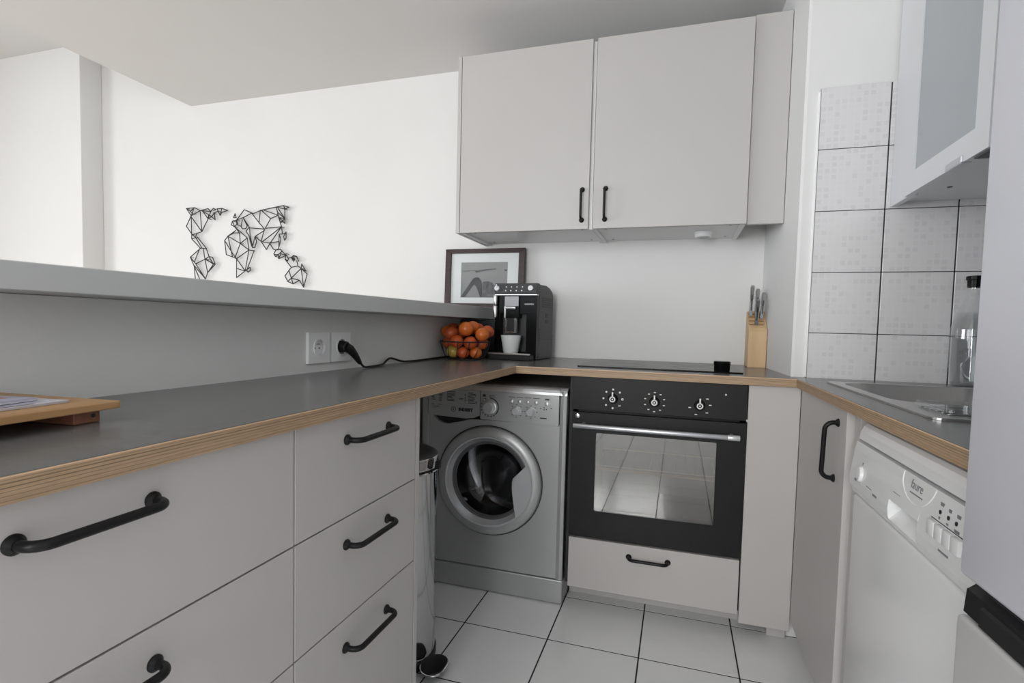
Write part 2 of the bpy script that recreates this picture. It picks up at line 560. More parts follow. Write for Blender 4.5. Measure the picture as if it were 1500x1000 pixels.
# rear and left walls with the windows that light the room
struct('wall_rear', MB().plate([(-4.95, 0), (1.7, 0), (1.7, 2.85), (-4.95, 2.85)],
       [[(-3.5, 0.2), (-1.0, 0.2), (-1.0, 2.3), (-3.5, 2.3)], [(-0.75, 0.75), (0.55, 0.75), (0.55, 2.15), (-0.75, 2.15)]], 'y', -4.3, -4.2), 'wall')
struct('wall_left', MB().plate([(-4.3, 0), (0.75, 0), (0.75, 2.85), (-4.3, 2.85)],
       [[(-3.4, 0.25), (-1.2, 0.25), (-1.2, 2.35), (-3.4, 2.35)]], 'x', -4.95, -4.85), 'wall')
def window(n, axis, t, a0, a1, z0, z1):
    mb = MB()
    hole = []
    mid = (a0 + a1) / 2
    for b0, b1 in ((a0 + 0.06, mid - 0.035), (mid + 0.035, a1 - 0.06)):
        hole.append([(b0, z0 + 0.06), (b1, z0 + 0.06), (b1, z1 - 0.06), (b0, z1 - 0.06)])
    mb.plate([(a0, z0), (a1, z0), (a1, z1), (a0, z1)], hole, axis, t - 0.025, t + 0.025)
    wn = struct('window_%d' % n, mb, 'white_plastic')
    for h in hole:
        pb = MB()
        (b0, c0), (b1, c1) = h[0], h[2]
        if axis == 'y': pb.box(b0, t - 0.004, c0, b1, t + 0.004, c1)
        else: pb.box(t - 0.004, b0, c0, t + 0.004, b1, c1)
        part('pane', pb, 'clear_glass', wn)
window(1, 'y', -4.25, -3.5, -1.0, 0.2, 2.3)
window(2, 'y', -4.25, -0.75, 0.55, 0.75, 2.15)  # unseen opening added for the kitchen fill, placed to suit the right-hand fronts
window(3, 'x', -4.90, -3.4, -1.2, 0.25, 2.35)
struct('ceiling', MB().box(-2.34, -4.3, 2.36, 1.7, 0.85, 2.9), 'ceiling')
struct('ceiling', MB().box(-4.95, -4.3, 2.765, -2.34, 0.85, 2.95), 'ceiling')

struct('wall_half', MB().prism([(-0.62, -2.0), (-0.43, -2.0), (-0.43, 0.675), (-0.62, 0.675)], 'z', 0, 1.0825), 'wall_half', smooth=True)

sh = part('bar_shelf', MB().prism([(-2.02, 1.0835), (0.67, 1.0835), (0.67, 1.1412), (-2.02, 1.1195)], 'x', -0.80, -0.30, 0.0015, 1), 'bar_grey')
tag(sh, 'long grey bar shelf running along the top of the half wall', 'shelf')

# ================================================================== LEFT RUN
def worktop(label, loc, outer, hole=None):
    t = thing('worktop', label, 'worktop', loc, group='grey plywood-edged worktops')
    hs = [hole] if hole else []
    part('plywood_core', MB().plate(outer, hs, 'z', 0.874, 0.9008), 'ply', t)
    part('laminate_top', MB().plate(outer, hs, 'z', 0.9008, H), 'laminate', t)
    return t
worktop('grey topped plywood worktop over the drawers, below the half wall', (-0.2, -0.6, 0.874), [(-0.43, -2.0), (0, -2.0), (0, 0.0), (0, 0.674), (-0.43, 0.674)])
worktop('grey topped plywood worktop over the oven and washing machine', (0.47, 0.33, 0.874), [(0.0003, 0), (0.9547, 0), (0.9547, 0.09), (0.929, 0.674), (0.0003, 0.674)])
BOWL = rrect(1.045, -0.575, 1.43, -0.11, 0.075, 8)
worktop('grey topped plywood worktop holding the sink above the dishwasher', (1.2, -0.5, 0.874), [(0.955, -1.155), (1.559, -1.155), (1.559, 0.081), (0.999, 0.081), (0.999, 0.0865), (0.955, 0.0865)], rrect(1.03, -0.79, 1.50, -0.10, 0.04))

def drawer_cabinet(label, y0, y1, hy, zs, hz):
    t = thing('drawer_cabinet', label, 'cabinet', (-0.2, (y0 + y1) / 2, 0), group='base drawer cabinets left of the floor')
    part('body', MB().box(-0.41, y0 + 0.001, 0.08, -0.0415, y1 - 0.001, 0.872), 'carcass_shaded', t)
    part('plinth', MB().box(-0.10, y0, 0.001, -0.085, y1, 0.08), 'front', t)
    for (za, zb), z in zip(zs, hz):
        d = part('drawer', MB().box(-0.040, y0 + 0.0015, za, -0.020, y1 - 0.0015, zb, 0.001, 1), 'front', t)
        part('handle', handle_mesh((-0.020, hy[0], z), (-0.020, hy[1], z), (1, 0, 0)), 'black_metal', d, smooth=True)
    return t
ZS = [(0.672, 0.8715), (0.4685, 0.669), (0.085, 0.4655)]
drawer_cabinet('wide pale grey drawer cabinet nearest the camera under the left worktop', -1.83, -1.1865, (-1.579, -1.437), ZS, (0.828, 0.6225, 0.41))
dc = drawer_cabinet('narrower pale grey three-drawer cabinet beside the pedal bin', -1.1865, -0.757, (-1.040, -0.888), ZS, (0.8235, 0.6165, 0.409))
part('end_panel', MB().box(-0.41, -0.7555, 0.001, -0.0195, -0.738, 0.8735, 0.0008, 1), 'front', dc)

# ================================================================== WASHING MACHINE
wm = thing('washing_machine', 'silver front-loading washing machine under the worktop beside the oven', 'washing machine', (-0.0975, 0.3, 0))
part('body', MB().box(-0.394, 0.040, 0.012, -0.386, 0.60, 0.818).box(0.191, 0.040, 0.012, 0.199, 0.60, 0.818).box(-0.394, 0.040, 0.812, 0.199, 0.60, 0.822).box(-0.386, 0.592, 0.012, 0.191, 0.60, 0.812).box(-0.386, 0.04, 0.012, 0.191, 0.592, 0.02), 'silver', wm)
for fx in (-0.35, 0.155):
    for fy in (0.09, 0.54):
        part('foot', MB().cyl((fx, fy, 0), (fx, fy, 0.014), 0.02, n=14), 'rubber', wm)
plate_out = [(-0.394, 0.098), (0.199, 0.098), (0.199, 0.686), (-0.150, 0.683), (-0.185, 0.6815), (-0.235, 0.668), (-0.283, 0.657), (-0.305, 0.658), (-0.325, 0.667), (-0.352, 0.690), (-0.394, 0.690)]
WC = (-0.103, 0.447)
part('front_panel', MB().plate(plate_out, [circ(WC[0], WC[1], 0.170, 56)], 'y', 0.018, 0.040), 'silver', wm)
part('kick_plate', MB().box(-0.394, 0.014, 0.004, 0.199, 0.040, 0.094, 0.004), 'silver', wm)
part('side_rail', MB().prism([(0.174, 0.0125), (0.186, 0.009), (0.197, 0.0125), (0.199, 0.018), (0.199, 0.041), (0.172, 0.041), (0.172, 0.018)], 'z', 0.098, 0.814), 'silver', wm)
part('side_rail', MB().prism([(-0.369, 0.0125), (-0.381, 0.009), (-0.392, 0.0125), (-0.394, 0.018), (-0.394, 0.041), (-0.367, 0.041), (-0.367, 0.018)], 'z', 0.098, 0.814), 'silver', wm)
# rounded top edge over the panel
rim = [(0.010, 0.797), (0.012, 0.806), (0.018, 0.815), (0.028, 0.821), (0.045, 0.8235), (0.045, 0.797)]
part('top_edge', MB().prism(rim, 'x', -0.366, 0.171), 'silver_light', wm)
part('top_edge', MB().prism(rim, 'x', 0.1725, 0.199), 'silver_light', wm)
part('control_panel', MB().prism([(-0.1425, 0.686), (0.150, 0.686), (0.150, 0.682), (0.170, 0.682), (0.170, 0.797), (-0.1425, 0.797)], 'y', 0.008, 0.040, 0.0015, 1), 'silver', wm)
dr = part('detergent_drawer', MB().prism([(-0.364, 0.690), (-0.200, 0.685), (-0.165, 0.690), (-0.145, 0.700), (-0.145, 0.797), (-0.364, 0.797)], 'y', 0.006, 0.039, 0.0015, 1), 'silver', wm)
part('grip_recess', MB().box(-0.366, 0.034, 0.65, -0.16, 0.0405, 0.69), 'print_black', wm)
def printing(mb, x0, z, w, n, y, h=0.0022, gap=0.005):
    for i in range(n):
        k = 0.55 + 0.45 * random.random()
        mb.box(x0, y - 0.0004, z - i * gap, x0 + w * k, y, z - i * gap + h)
    return mb
mb = MB()
mb.text('INDESIT', 0.0165, (-0.203, 0.0055, 0.7185), (1, 0, 0), (0, 0, 1), bold=0.0011)
mb.text('i', 0.015, (-0.2545, 0.0055, 0.7185), (1, 0, 0), (0, 0, 1), bold=0.0005)
ringp = [(-0.2545 + 0.0095 * math.cos(a * math.pi / 12), 0.0055, 0.7185 + 0.0095 * math.sin(a * math.pi / 12)) for a in range(24)]
mb.tube(ringp, 0.0009, 6, closed=True)
part('wordmark', mb, 'print_black', dr)
mb = MB()
printing(mb, -0.350, 0.782, 0.018, 7, 0.006); printing(mb, -0.318, 0.782, 0.02, 8, 0.006)
printing(mb, -0.284, 0.786, 0.038, 8, 0.006); printing(mb, -0.232, 0.762, 0.020, 2, 0.006)
printing(mb, -0.193, 0.786, 0.040, 9, 0.006); printing(mb, -0.350, 0.733, 0.014, 1, 0.006); printing(mb, -0.326, 0.733, 0.03, 1, 0.006); printing(mb, -0.350, 0.724, 0.034, 1, 0.006)
for i in range(6):
    mb.box(-0.208, 0.0056, 0.748 + i * 0.0062, -0.2035, 0.006, 0.751 + i * 0.0062)
part('programme_table', mb, 'print_black', dr)
# knobs, buttons and dial prints on the control panel
def knob(x, z, r, d, name='knob'):
    k = part(name, MB().lathe([(r * 1.22, 0.0), (r * 1.18, 0.004), (r, 0.006), (r * 0.97, d * 0.85), (r * 0.8, d), (0, d)], (x, 0.008, z), (0, -1, 0), 28), 'silver_light', wm, smooth=True)
    return k
knob(-0.1035, 0.736, 0.0235, 0.022)
knob(0.005, 0.729, 0.0155, 0.02)
knob(0.0615, 0.729, 0.0155, 0.02)
for x in (-0.014, 0.018, 0.050, 0.083):
    part('button', MB().lathe([(0.0095, 0), (0.009, 0.003), (0.006, 0.006), (0, 0.007)], (x, 0.008, 0.7655), (0, -1, 0), 18), 'silver_light', wm, smooth=True)
part('button', MB().lathe([(0.010, 0), (0.0095, 0.003), (0.006, 0.005), (0, 0.006)], (0.124, 0.008, 0.7625), (0, -1, 0), 18), 'silver_light', wm, smooth=True)
part('button', MB().lathe([(0.0065, 0), (0.006, 0.003), (0.004, 0.005), (0, 0.0055)], (-0.1275, 0.008, 0.764), (0, -1, 0), 18), 'silver_light', wm, smooth=True)
mb = MB()
arc = [(-0.1035 + 0.036 * math.sin(math.radians(a)), 0.0076, 0.736 + 0.036 * math.cos(math.radians(a))) for a in range(0, 140, 8)]
mb.tube(arc, 0.0022, 6)
for a in range(150, 350, 20):
    x, z = -0.1035 + 0.036 * math.sin(math.radians(a)), 0.736 + 0.036 * math.cos(math.radians(a))
    mb.box(x - 0.0022, 0.0072, z - 0.0022, x + 0.0022, 0.008, z + 0.0022)
for cx in (0.005, 0.0615):
    for a in range(0, 360, 45):
        x, z = cx + 0.0235 * math.sin(math.radians(a)), 0.729 + 0.0235 * math.cos(math.radians(a))
        mb.box(x - 0.0026, 0.0074, z - 0.0012, x + 0.0026, 0.008, z + 0.0012)
for x in (-0.014, 0.018, 0.050, 0.083):
    mb.box(x - 0.014, 0.0074, 0.7805, x + 0.013, 0.008, 0.7825)
mb.box(0.116, 0.0074, 0.777, 0.132, 0.008, 0.783)
for x, z in ((0.100, 0.745), (0.113, 0.749), (0.113, 0.741), (0.122, 0.743), (0.140, 0.747)):
    mb.box(x - 0.0022, 0.0074, z - 0.0018, x + 0.0022, 0.008, z + 0.0018)
mb.box(0.098, 0.0074, 0.7065, 0.124, 0.008, 0.7105)
mb.box(-0.133, 0.0074, 0.776, -0.121, 0.008, 0.785); mb.box(-0.106, 0.0074, 0.780, -0.084, 0.008, 0.782); mb.box(-0.106, 0.0074, 0.776, -0.080, 0.008, 0.7775)
part('dial_marks', mb, 'print_black', wm, kind='stuff')
# porthole door
dg = part('seal_ring', MB().lathe([(0.214, 0.0), (0.217, -0.004), (0.2135, -0.006)], (WC[0], 0.018, WC[1]), (0, 1, 0), 64), 'print_black', wm)
door = part('door', MB().lathe([(0.211, 0.0), (0.2115, 0.010), (0.2095, 0.0165), (0.205, 0.0205), (0.190, 0.0245), (0.178, 0.0265), (0.1745, 0.0255), (0.166, 0.012), (0.162, 0.002), (0.162, 0.0)], (WC[0], 0.018, WC[1]), (0, -1, 0), 72), 'silver', wm, smooth=True)
part('inner_bezel', MB().lathe([(0.1785, 0.0268), (0.1765, 0.0285), (0.170, 0.0265), (0.1565, 0.006), (0.1545, 0.006), (0.166, 0.024)], (WC[0], 0.018, WC[1]), (0, -1, 0), 72), 'silver_light', door, smooth=True)
part('glass_rim', MB().lathe([(0.158, 0.0075), (0.143, -0.002), (0.141, -0.008), (0.158, 0.0)], (WC[0], 0.018, WC[1]), (0, -1, 0), 64), 'rubber', door, smooth=True)
part('glass_bowl', MB().lathe([(0.146, 0.002), (0.138, -0.030), (0.118, -0.062), (0.085, -0.082), (0.045, -0.09), (0, -0.092)], (WC[0], 0.018, WC[1]), (0, -1, 0), 56), 'door_glass', door, smooth=True)
grip = []
for k in range(13):
    a = math.radians(27 - (27 + 48) * k / 12)
    grip.append((WC[0] + 0.176 * math.cos(a), WC[1] + 0.176 * math.sin(a)))
grip += [(WC[0] + x, WC[1] + z) for x, z in ((0.120, -0.118), (0.112, -0.085), (0.106, -0.045), (0.102, -0.010), (0.1015, 0.012), (0.105, 0.024), (0.115, 0.036), (0.132, 0.050), (0.145, 0.066))]
part('grip', MB().prism(grip, 'y', -0.0105, 0.006, 0.002, 2), 'silver_light', door, smooth=True)
drum = part('drum', MB().lathe([(0.172, -0.022), (0.19, -0.03), (0.235, -0.06), (0.235, -0.36), (0.20, -0.38), (0.04, -0.37), (0, -0.36)], (WC[0], 0.018, WC[1]), (0, -1, 0), 48), 'drum', wm, smooth=True)
for k in range(3):
    a = math.radians(100 + 120 * k)
    pts = [(WC[0] + rr * math.cos(a + tw), y, WC[1] + rr * math.sin(a + tw)) for rr, y, tw in ((0.22, 0.09, -0.1), (0.195, 0.12, 0.0), (0.18, 0.2, 0.1), (0.18, 0.3, 0.2), (0.21, 0.36, 0.25))]
    part('paddle', MB().tube(pts, [0.012, 0.026, 0.03, 0.026, 0.012], 10), 'drum', drum, smooth=True)
part('door_gasket', MB().lathe([(0.171, -0.004), (0.168, -0.02), (0.176, -0.034), (0.19, -0.036)], (WC[0], 0.018, WC[1]), (0, -1, 0), 48), 'rubber', wm, smooth=True)

# ================================================================== OVEN UNIT
ov = thing('oven', 'black built-in oven with mirrored window and three dials under the hob', 'oven', (0.515, 0.3, 0.274))
part('body', MB().plate([(0.235, 0.28), (0.795, 0.28), (0.795, 0.868), (0.235, 0.868)], [[(0.285, 0.345), (0.745, 0.345), (0.745, 0.70), (0.285, 0.70)]], 'y', 0.0465, 0.06), 'oven_black', ov)
cav = MB()
cav.box(0.28, 0.45, 0.34, 0.75, 0.455, 0.705).box(0.28, 0.06, 0.335, 0.75, 0.45, 0.34).box(0.28, 0.06, 0.70, 0.75, 0.45, 0.705).box(0.275, 0.06, 0.34, 0.28, 0.45, 0.705).box(0.75, 0.06, 0.34, 0.755, 0.45, 0.705)
part('cavity', cav, 'enamel_in', ov)
rk = MB()
rk.tube([(0.285, 0.075, 0.522), (0.745, 0.075, 0.522)], 0.0052, 8).tube([(0.285, 0.085, 0.532), (0.745, 0.085, 0.532)], 0.002, 6).tube([(0.285, 0.43, 0.522), (0.745, 0.43, 0.522)], 0.0035, 8)
for k in range(14):
    x = 0.30 + 0.033 * k
    rk.tube([(x, 0.075, 0.524), (x, 0.43, 0.524)], 0.0009, 6)
part('rack', rk, 'brass', ov)
part('control_panel', MB().box(0.2175, 0.0200, 0.7495, 0.8135, 0.046, 0.8725, 0.0012, 1), 'oven_black', ov)
odoor = part('door', MB().plate([(0.2175, 0.2775), (0.8135, 0.2775), (0.8135, 0.7405), (0.2175, 0.7405)], [rrect(0.308, 0.377, 0.722, 0.668, 0.006, 3)], 'y', 0.018, 0.045), 'oven_black', ov)
part('window_pane', MB().box(0.303, 0.0215, 0.372, 0.727, 0.0255, 0.673), 'oven_glass', odoor)
hb = MB().cyl((0.230, -0.022, 0.6965), (0.790, -0.022, 0.6965), 0.0088, n=18, bev=0.002)
part('handle', hb, 'alu', odoor, smooth=True)
part('handle_cap', MB().cyl((0.752, -0.022, 0.6965), (0.791, -0.022, 0.6965), 0.0098, n=18, bev=0.002), 'silver_light', odoor, smooth=True)
for x in (0.262, 0.768):
    part('handle_post', MB().cyl((x, 0.018, 0.6965), (x, -0.018, 0.6965), 0.0075, n=14), 'alu', odoor, smooth=True)
part('door_screw', MB().lathe([(0.009, 0), (0.008, 0.003), (0.004, 0.004), (0, 0.004)], (0.2385, 0.018, 0.7265), (0, -1, 0), 16), 'steel', odoor, smooth=True)
part('hinge_pin', MB().cyl((0.815, 0.03, 0.752), (0.815, 0.012, 0.752), 0.004, n=12), 'steel', ov, smooth=True)
dials = [(0.365, 0.797, 'round'), (0.511, 0.7945, 'dash'), (0.6625, 0.7925, 'part')]
for x, z, kind in dials:
    kb = part('knob', MB().lathe([(0.0185, 0), (0.018, 0.002), (0.0155, 0.004), (0.015, 0.016), (0.013, 0.018), (0, 0.018)], (x, 0.020, z), (0, -1, 0), 28), 'black_matt', ov, smooth=True)
    pm = MB().lathe([(0.0065, 0), (0.0105, 0.0), (0.0105, 0.0008), (0.0065, 0.0008), (0.0065, 0)], (x, 0.0020, z), (0, -1, 0), 22)
    pm.box(x - 0.0026, 0.0012, z + 0.009, x + 0.0026, 0.002, z + 0.026)
    pm.lathe([(0.003, 0), (0.003, 0.0006), (0, 0.0006)], (x, 0.002, z), (0, -1, 0), 10)
    part('pointer', pm, 'print_white', kb)
    dm = MB()
    angs = {'round': range(0, 360, 45), 'dash': range(0, 360, 36), 'part': (45, 85, 135, 200, 255)}[kind]
    for a in angs:
        px, pz = x + 0.034 * math.sin(math.radians(a)), z + 0.034 * math.cos(math.radians(a))
        if kind == 'round':
            if a == 90: dm.lathe([(0.0018, 0), (0.0042, 0), (0.0042, 0.0006), (0.0018, 0.0006), (0.0018, 0)], (px, 0.0202, pz), (0, -1, 0), 14)
            elif a == 135: dm.box(px - 0.004, 0.0196, pz + 0.0012, px + 0.004, 0.0202, pz + 0.0028).box(px - 0.004, 0.0196, pz - 0.0028, px + 0.004, 0.0202, pz - 0.0012)
            else: dm.lathe([(0.0036, 0), (0.0036, 0.0006), (0, 0.0006)], (px, 0.0202, pz), (0, -1, 0), 12)
        else:
            w_ = 0.0034 if kind == 'dash' else 0.0042
            dm.box(px - w_, 0.0196, pz - 0.0016, px + w_, 0.0202, pz + 0.0016)
    part('dial_marks', dm, 'print_white', ov, kind='stuff')
part('pilot_light', MB().lathe([(0.003, 0), (0.003, 0.0008), (0, 0.001)], (0.745, 0.0202, 0.835), (0, -1, 0), 12), 'print_white', ov)

oc = thing('oven_cabinet', 'pale grey oven housing with low drawer beneath the oven', 'cabinet', (0.515, 0.35, 0))
part('body', MB().box(0.203, 0.047, 0.08, 0.2165, 0.60, 0.872).box(0.8145, 0.047, 0.08, 0.828, 0.60, 0.872).box(0.2165, 0.047, 0.262, 0.8145, 0.60, 0.276).box(0.2165, 0.05, 0.08, 0.8145, 0.6, 0.095), 'carcass_shaded', oc)
od = part('drawer', MB().box(0.2185, 0.020, 0.078, 0.8115, 0.039, 0.2675, 0.001, 1), 'front', oc)
part('handle', handle_mesh((0.441, 0.020, 0.2235), (0.577, 0.020, 0.2235), (0, -1, 0)), 'black_metal', od, smooth=True)
part('plinth', MB().box(0.205, 0.135, 0.001, 0.945, 0.150, 0.078), 'front', oc)
tag(part('filler_panel', MB().box(0.8165, 0.020, 0.050, 0.974, 0.038, 0.872, 0.001, 1), 'front'), 'tall pale grey filler panel between the oven and the corner door', 'panel')
tag(part('plinth_block', MB().box(0.912, 0.062, 0.001, 0.972, 0.118, 0.049, 0.002, 1), 'front'), 'small grey plinth block on the floor below the filler panel', 'block')

# ================================================================== HOB
hob = thing('hob', 'black glass hob set on the worktop above the oven', 'hob', (0.51, 0.35, H))
part('glass_top', MB().prism(rrect(0.216, 0.098, 0.806, 0.60, 0.008, 4), 'z', H + 0.0004, H + 0.0052, 0.0008, 1), 'black_gloss', hob)
zr = MB()
for cx, cy, r in ((0.37, 0.25, 0.09), (0.37, 0.47, 0.075), (0.64, 0.25, 0.075), (0.64, 0.47, 0.09)):
    zr.lathe([(r - 0.0015, 0), (r, 0), (r, 0.0002), (r - 0.0015, 0.0002), (r - 0.0015, 0)], (cx, cy, H + 0.0052), (0, 0, 1), 48)
part('cooking_zones', zr, 'grey_plastic', hob, kind='stuff')
part('control_knob', MB().lathe([(0.026, 0.0), (0.0275, 0.003), (0.0275, 0.020), (0.029, 0.022), (0.029, 0.033), (0.027, 0.035), (0, 0.035)], (0.738, 0.150, H + 0.0052), (0, 0, 1), 32), 'black_gloss', hob, smooth=True)

# ================================================================== RIGHT RUN
cc = thing('corner_cabinet', 'pale grey corner cupboard with black upright handle left of the dishwasher', 'cabinet', (1.2, -0.25, 0))
part('body', MB().box(0.996, -0.478, 0.09, 1.55, 0.018, 0.76), 'carcass_shaded', cc)
cd_ = part('door', MB().box(0.975, -0.474, 0.09, 0.994, 0.0185, 0.8715, 0.001, 1), 'front', cc)
part('handle', handle_mesh((0.975, -0.408, 0.828), (0.975, -0.392, 0.683), (-1, 0, 0), bend=0.02), 'black_metal', cd_, smooth=True)
part('plinth', MB().box(1.03, -0.56, 0.001, 1.045, 0.05, 0.088), 'front', cc)
part('end_panel', MB().box(0.9905, -0.519, 0.001, 1.025, -0.481, 0.8735, 0.0008, 1).box(1.025, -0.519, 0.001, 1.55, -0.481, 0.755), 'front', cc)

dw = thing('dishwasher', 'white free-standing dishwasher under the sink worktop beside the fridge', 'dishwasher', (1.25, -0.87, 0))
Y0, Y1 = -1.150, -0.578
part('body', MB().box(0.992, Y0, 0.03, 1.54, Y1, 0.76, 0.003, 1).box(0.992, Y0, 0.76, 1.02, Y1, 0.855), 'white_enamel', dw)
part('door', MB().box(0.966, Y0, 0.10, 0.990, Y1, 0.7005, 0.008, 3), 'white_enamel', dw, smooth=True)
part('kick_plate', MB().box(1.00, Y0 + 0.01, 0.004, 1.012, Y1 - 0.01, 0.097), 'white_enamel', dw)
part('top_lip', MB().prism([(0.9715, 0.8225), (0.975, 0.838), (0.980, 0.850), (0.986, 0.856), (1.0, 0.858), (1.0, 0.8225)], 'y', Y0, Y1, 0.001, 1), 'white_enamel', dw)
prof = [(0.9695, 0.8165), (0.9655, 0.800), (0.9610, 0.770), (0.9575, 0.738), (0.9585, 0.722), (0.966, 0.7055), (0.991, 0.7055), (0.991, 0.8165)]
prof2 = [(0.9695, 0.8165), (0.9655, 0.800), (0.9610, 0.770), (0.9588, 0.754), (0.986, 0.751), (0.985, 0.742), (0.9605, 0.717), (0.966, 0.7055), (0.991, 0.7055), (0.991, 0.8165)]
RA, RB = -0.924, -0.802
cp = part('control_panel', MB().prism(prof, 'y', RB, Y1, 0.0).prism(prof2, 'y', RA, RB).prism(prof, 'y', Y0, RA), 'white_enamel', dw)
def onpanel(z):                     # x of the panel face at height z
    for (xa, za), (xb, zb) in zip(prof[:-1], prof[1:]):
        if zb <= z <= za: return xa + (xb - xa) * (za - z) / (za - zb)
    return 0.96
lg = MB().text('faure', 0.022, (onpanel(0.803) - 0.0006, -0.897, 0.803), (0, -1, 0), (0.14, 0, 1), bold=-0.0002)
lg.box(onpanel(0.790) - 0.0006, -0.923, 0.7885, onpanel(0.790) + 0.001, -0.876, 0.7905)
part('wordmark', lg, 'print_grey', cp)
bd = MB()
pts = []
for k in range(25):
    a = math.pi * k / 24
    yy, zz = -0.897 - 0.060 * math.cos(a), 0.815 - 0.040 * math.sin(a)
    pts.append((onpanel(zz) - 0.0003, yy, zz))
part('badge_outline', bd.tube(pts, 0.0009, 6), 'white_plastic', cp)
pb = part('power_button', MB().lathe([(0.017, -0.002), (0.0165, 0.003), (0.014, 0.006), (0, 0.007)], (onpanel(0.757), -0.642, 0.757), (-1, 0, 0.1), 24), 'white_enamel', cp, smooth=True)
part('button_mark', MB().box(0.9495, -0.651, 0.7435, 0.9512, -0.640, 0.748), 'print_grey', pb)
for k in range(4):
    y = -0.975 - 0.0245 * k
    part('programme_button', MB().box(0.9545, y - 0.0115, 0.7505, 0.963, y + 0.0115, 0.7735, 0.002, 2), 'white_enamel', cp, smooth=True)
mk = MB()
for y, z in ((-0.985, 0.790), (-1.010, 0.7895), (-1.033, 0.789)):
    mk.lathe([(0.0032, 0), (0.0032, 0.001), (0, 0.0012)], (onpanel(z) - 0.0002, y, z), (-1, 0, 0.1), 12)
mk.box(onpanel(0.775) - 0.0004, -1.075, 0.7752, onpanel(0.775) + 0.001, -0.962, 0.7764)
part('indicator_lights', mk, 'print_black', cp)
mk = MB()
for y, z, w_, h_ in ((-0.985, 0.801, 0.010, 0.006), (-1.010, 0.7995, 0.008, 0.005), (-1.035, 0.799, 0.010, 0.005), (-0.985, 0.781, 0.004, 0.004), (-1.010, 0.780, 0.006, 0.003), (-1.038, 0.779, 0.014, 0.004),
                     (-0.700, 0.744, 0.030, 0.0015), (-0.735, 0.738, 0.022, 0.004), (-0.83, 0.771, 0.03, 0.001), (-1.015, 0.7385, 0.03, 0.003), (-0.645, 0.779, 0.005, 0.006)):
    mk.box(onpanel(z) - 0.0004, y - w_ / 2, z - h_ / 2, onpanel(z) + 0.0005, y + w_ / 2, z + h_ / 2)
part('printed_symbols', mk, 'print_grey', cp, kind='stuff')

# sink
sk = thing('sink', 'stainless steel inset sink with large bowl in the right worktop', 'sink', (1.25, -0.45, H))
part('rim', MB().plate(rrect(1.016, -0.805, 1.515, -0.088, 0.02, 5), [BOWL], 'z', H + 0.0004, H + 0.0045), 'steel', sk)
bm_ = MB()
prev = None
for (ins, z) in ((0.0, H + 0.0044), (0.004, H - 0.004), (0.010, H - 0.06), (0.018, H - 0.115), (0.035, H - 0.133), (0.07, H - 0.138)):
    ring = [bm_.bm.verts.new((x, y, z)) for x, y in rrect(1.045 + ins, -0.575 + ins, 1.43 - ins, -0.11 - ins, max(0.075 - ins * 0.5, 0.03), 8)]
    if prev:
        n = len(ring)
        for i in range(n): bm_.bm.faces.new((prev[i], prev[(i + 1) % n], ring[(i + 1) % n], ring[i]))
    prev = ring
bm_.bm.faces.new(prev)
part('bowl', bm_, 'steel', sk, smooth=True)
part('drain', MB().lathe([(0.045, 0), (0.042, 0.003), (0.03, 0.001), (0, 0.001)], (1.24, -0.34, H - 0.1375), (0, 0, 1), 28), 'chrome', sk, smooth=True)
for k in range(6):
    part('drainer_ridge', MB().box(1.06, -0.635 - 0.024 * k, H + 0.0046, 1.46, -0.628 - 0.024 * k, H + 0.0068, 0.0015, 1), 'steel', sk)
tray = thing('soap_tray', 'clear ribbed plastic tray lying on the drainer beside the fridge', 'tray', (1.12, -0.70, H + 0.0068))
part('base', MB().prism(rrect(1.050, -0.775, 1.20, -0.628, 0.012, 4), 'z', H + 0.0070, H + 0.0100, 0.0008, 1), 'clear_glass', tray)
part('wall_rim', MB().plate(rrect(1.050, -0.775, 1.20, -0.628, 0.012, 4), [rrect(1.054, -0.771, 1.196, -0.632, 0.010, 4)], 'z', H + 0.0100, H + 0.017), 'clear_glass', tray)

# water bottle
bt = thing('water_bottle', 'clear glass water bottle with black cap behind the sink', 'bottle', (1.425, 0.022, H))
prof_b = [(0.0, 0.001), (0.040, 0.001), (0.0445, 0.006)]
for k in range(12):
    z = 0.015 + k * 0.014
    rr = 0.0475 + 0.0075 * math.sin(math.pi * (z - 0.01) / 0.22)
    prof_b += [(rr, z), (rr - 0.0013, z + 0.007)]
prof_b += [(0.0500, 0.185), (0.0435, 0.210), (0.034, 0.232), (0.025, 0.252), (0.0195, 0.272), (0.0180, 0.295), (0.0180, 0.302)]
part('glass_body', MB().lathe(prof_b, (1.425, 0.022, H), (0, 0, 1), 40), 'clear_glass', bt, smooth=True)
prof_w = [(0, 0.006)] + [(r - 0.003, z) for r, z in prof_b[2:-6]] + [(0.036, 0.222), (0, 0.222)]
part('water', MB().lathe(prof_w, (1.425, 0.022, H), (0, 0, 1), 40), 'water', bt, smooth=True)
part('cap', MB().lathe([(0.0165, 0.296), (0.020, 0.298), (0.0205, 0.318), (0.0235, 0.320), (0.0235, 0.329), (0.021, 0.331), (0, 0.331)], (1.425, 0.022, H), (0, 0, 1), 32), 'black_gloss', bt, smooth=True)

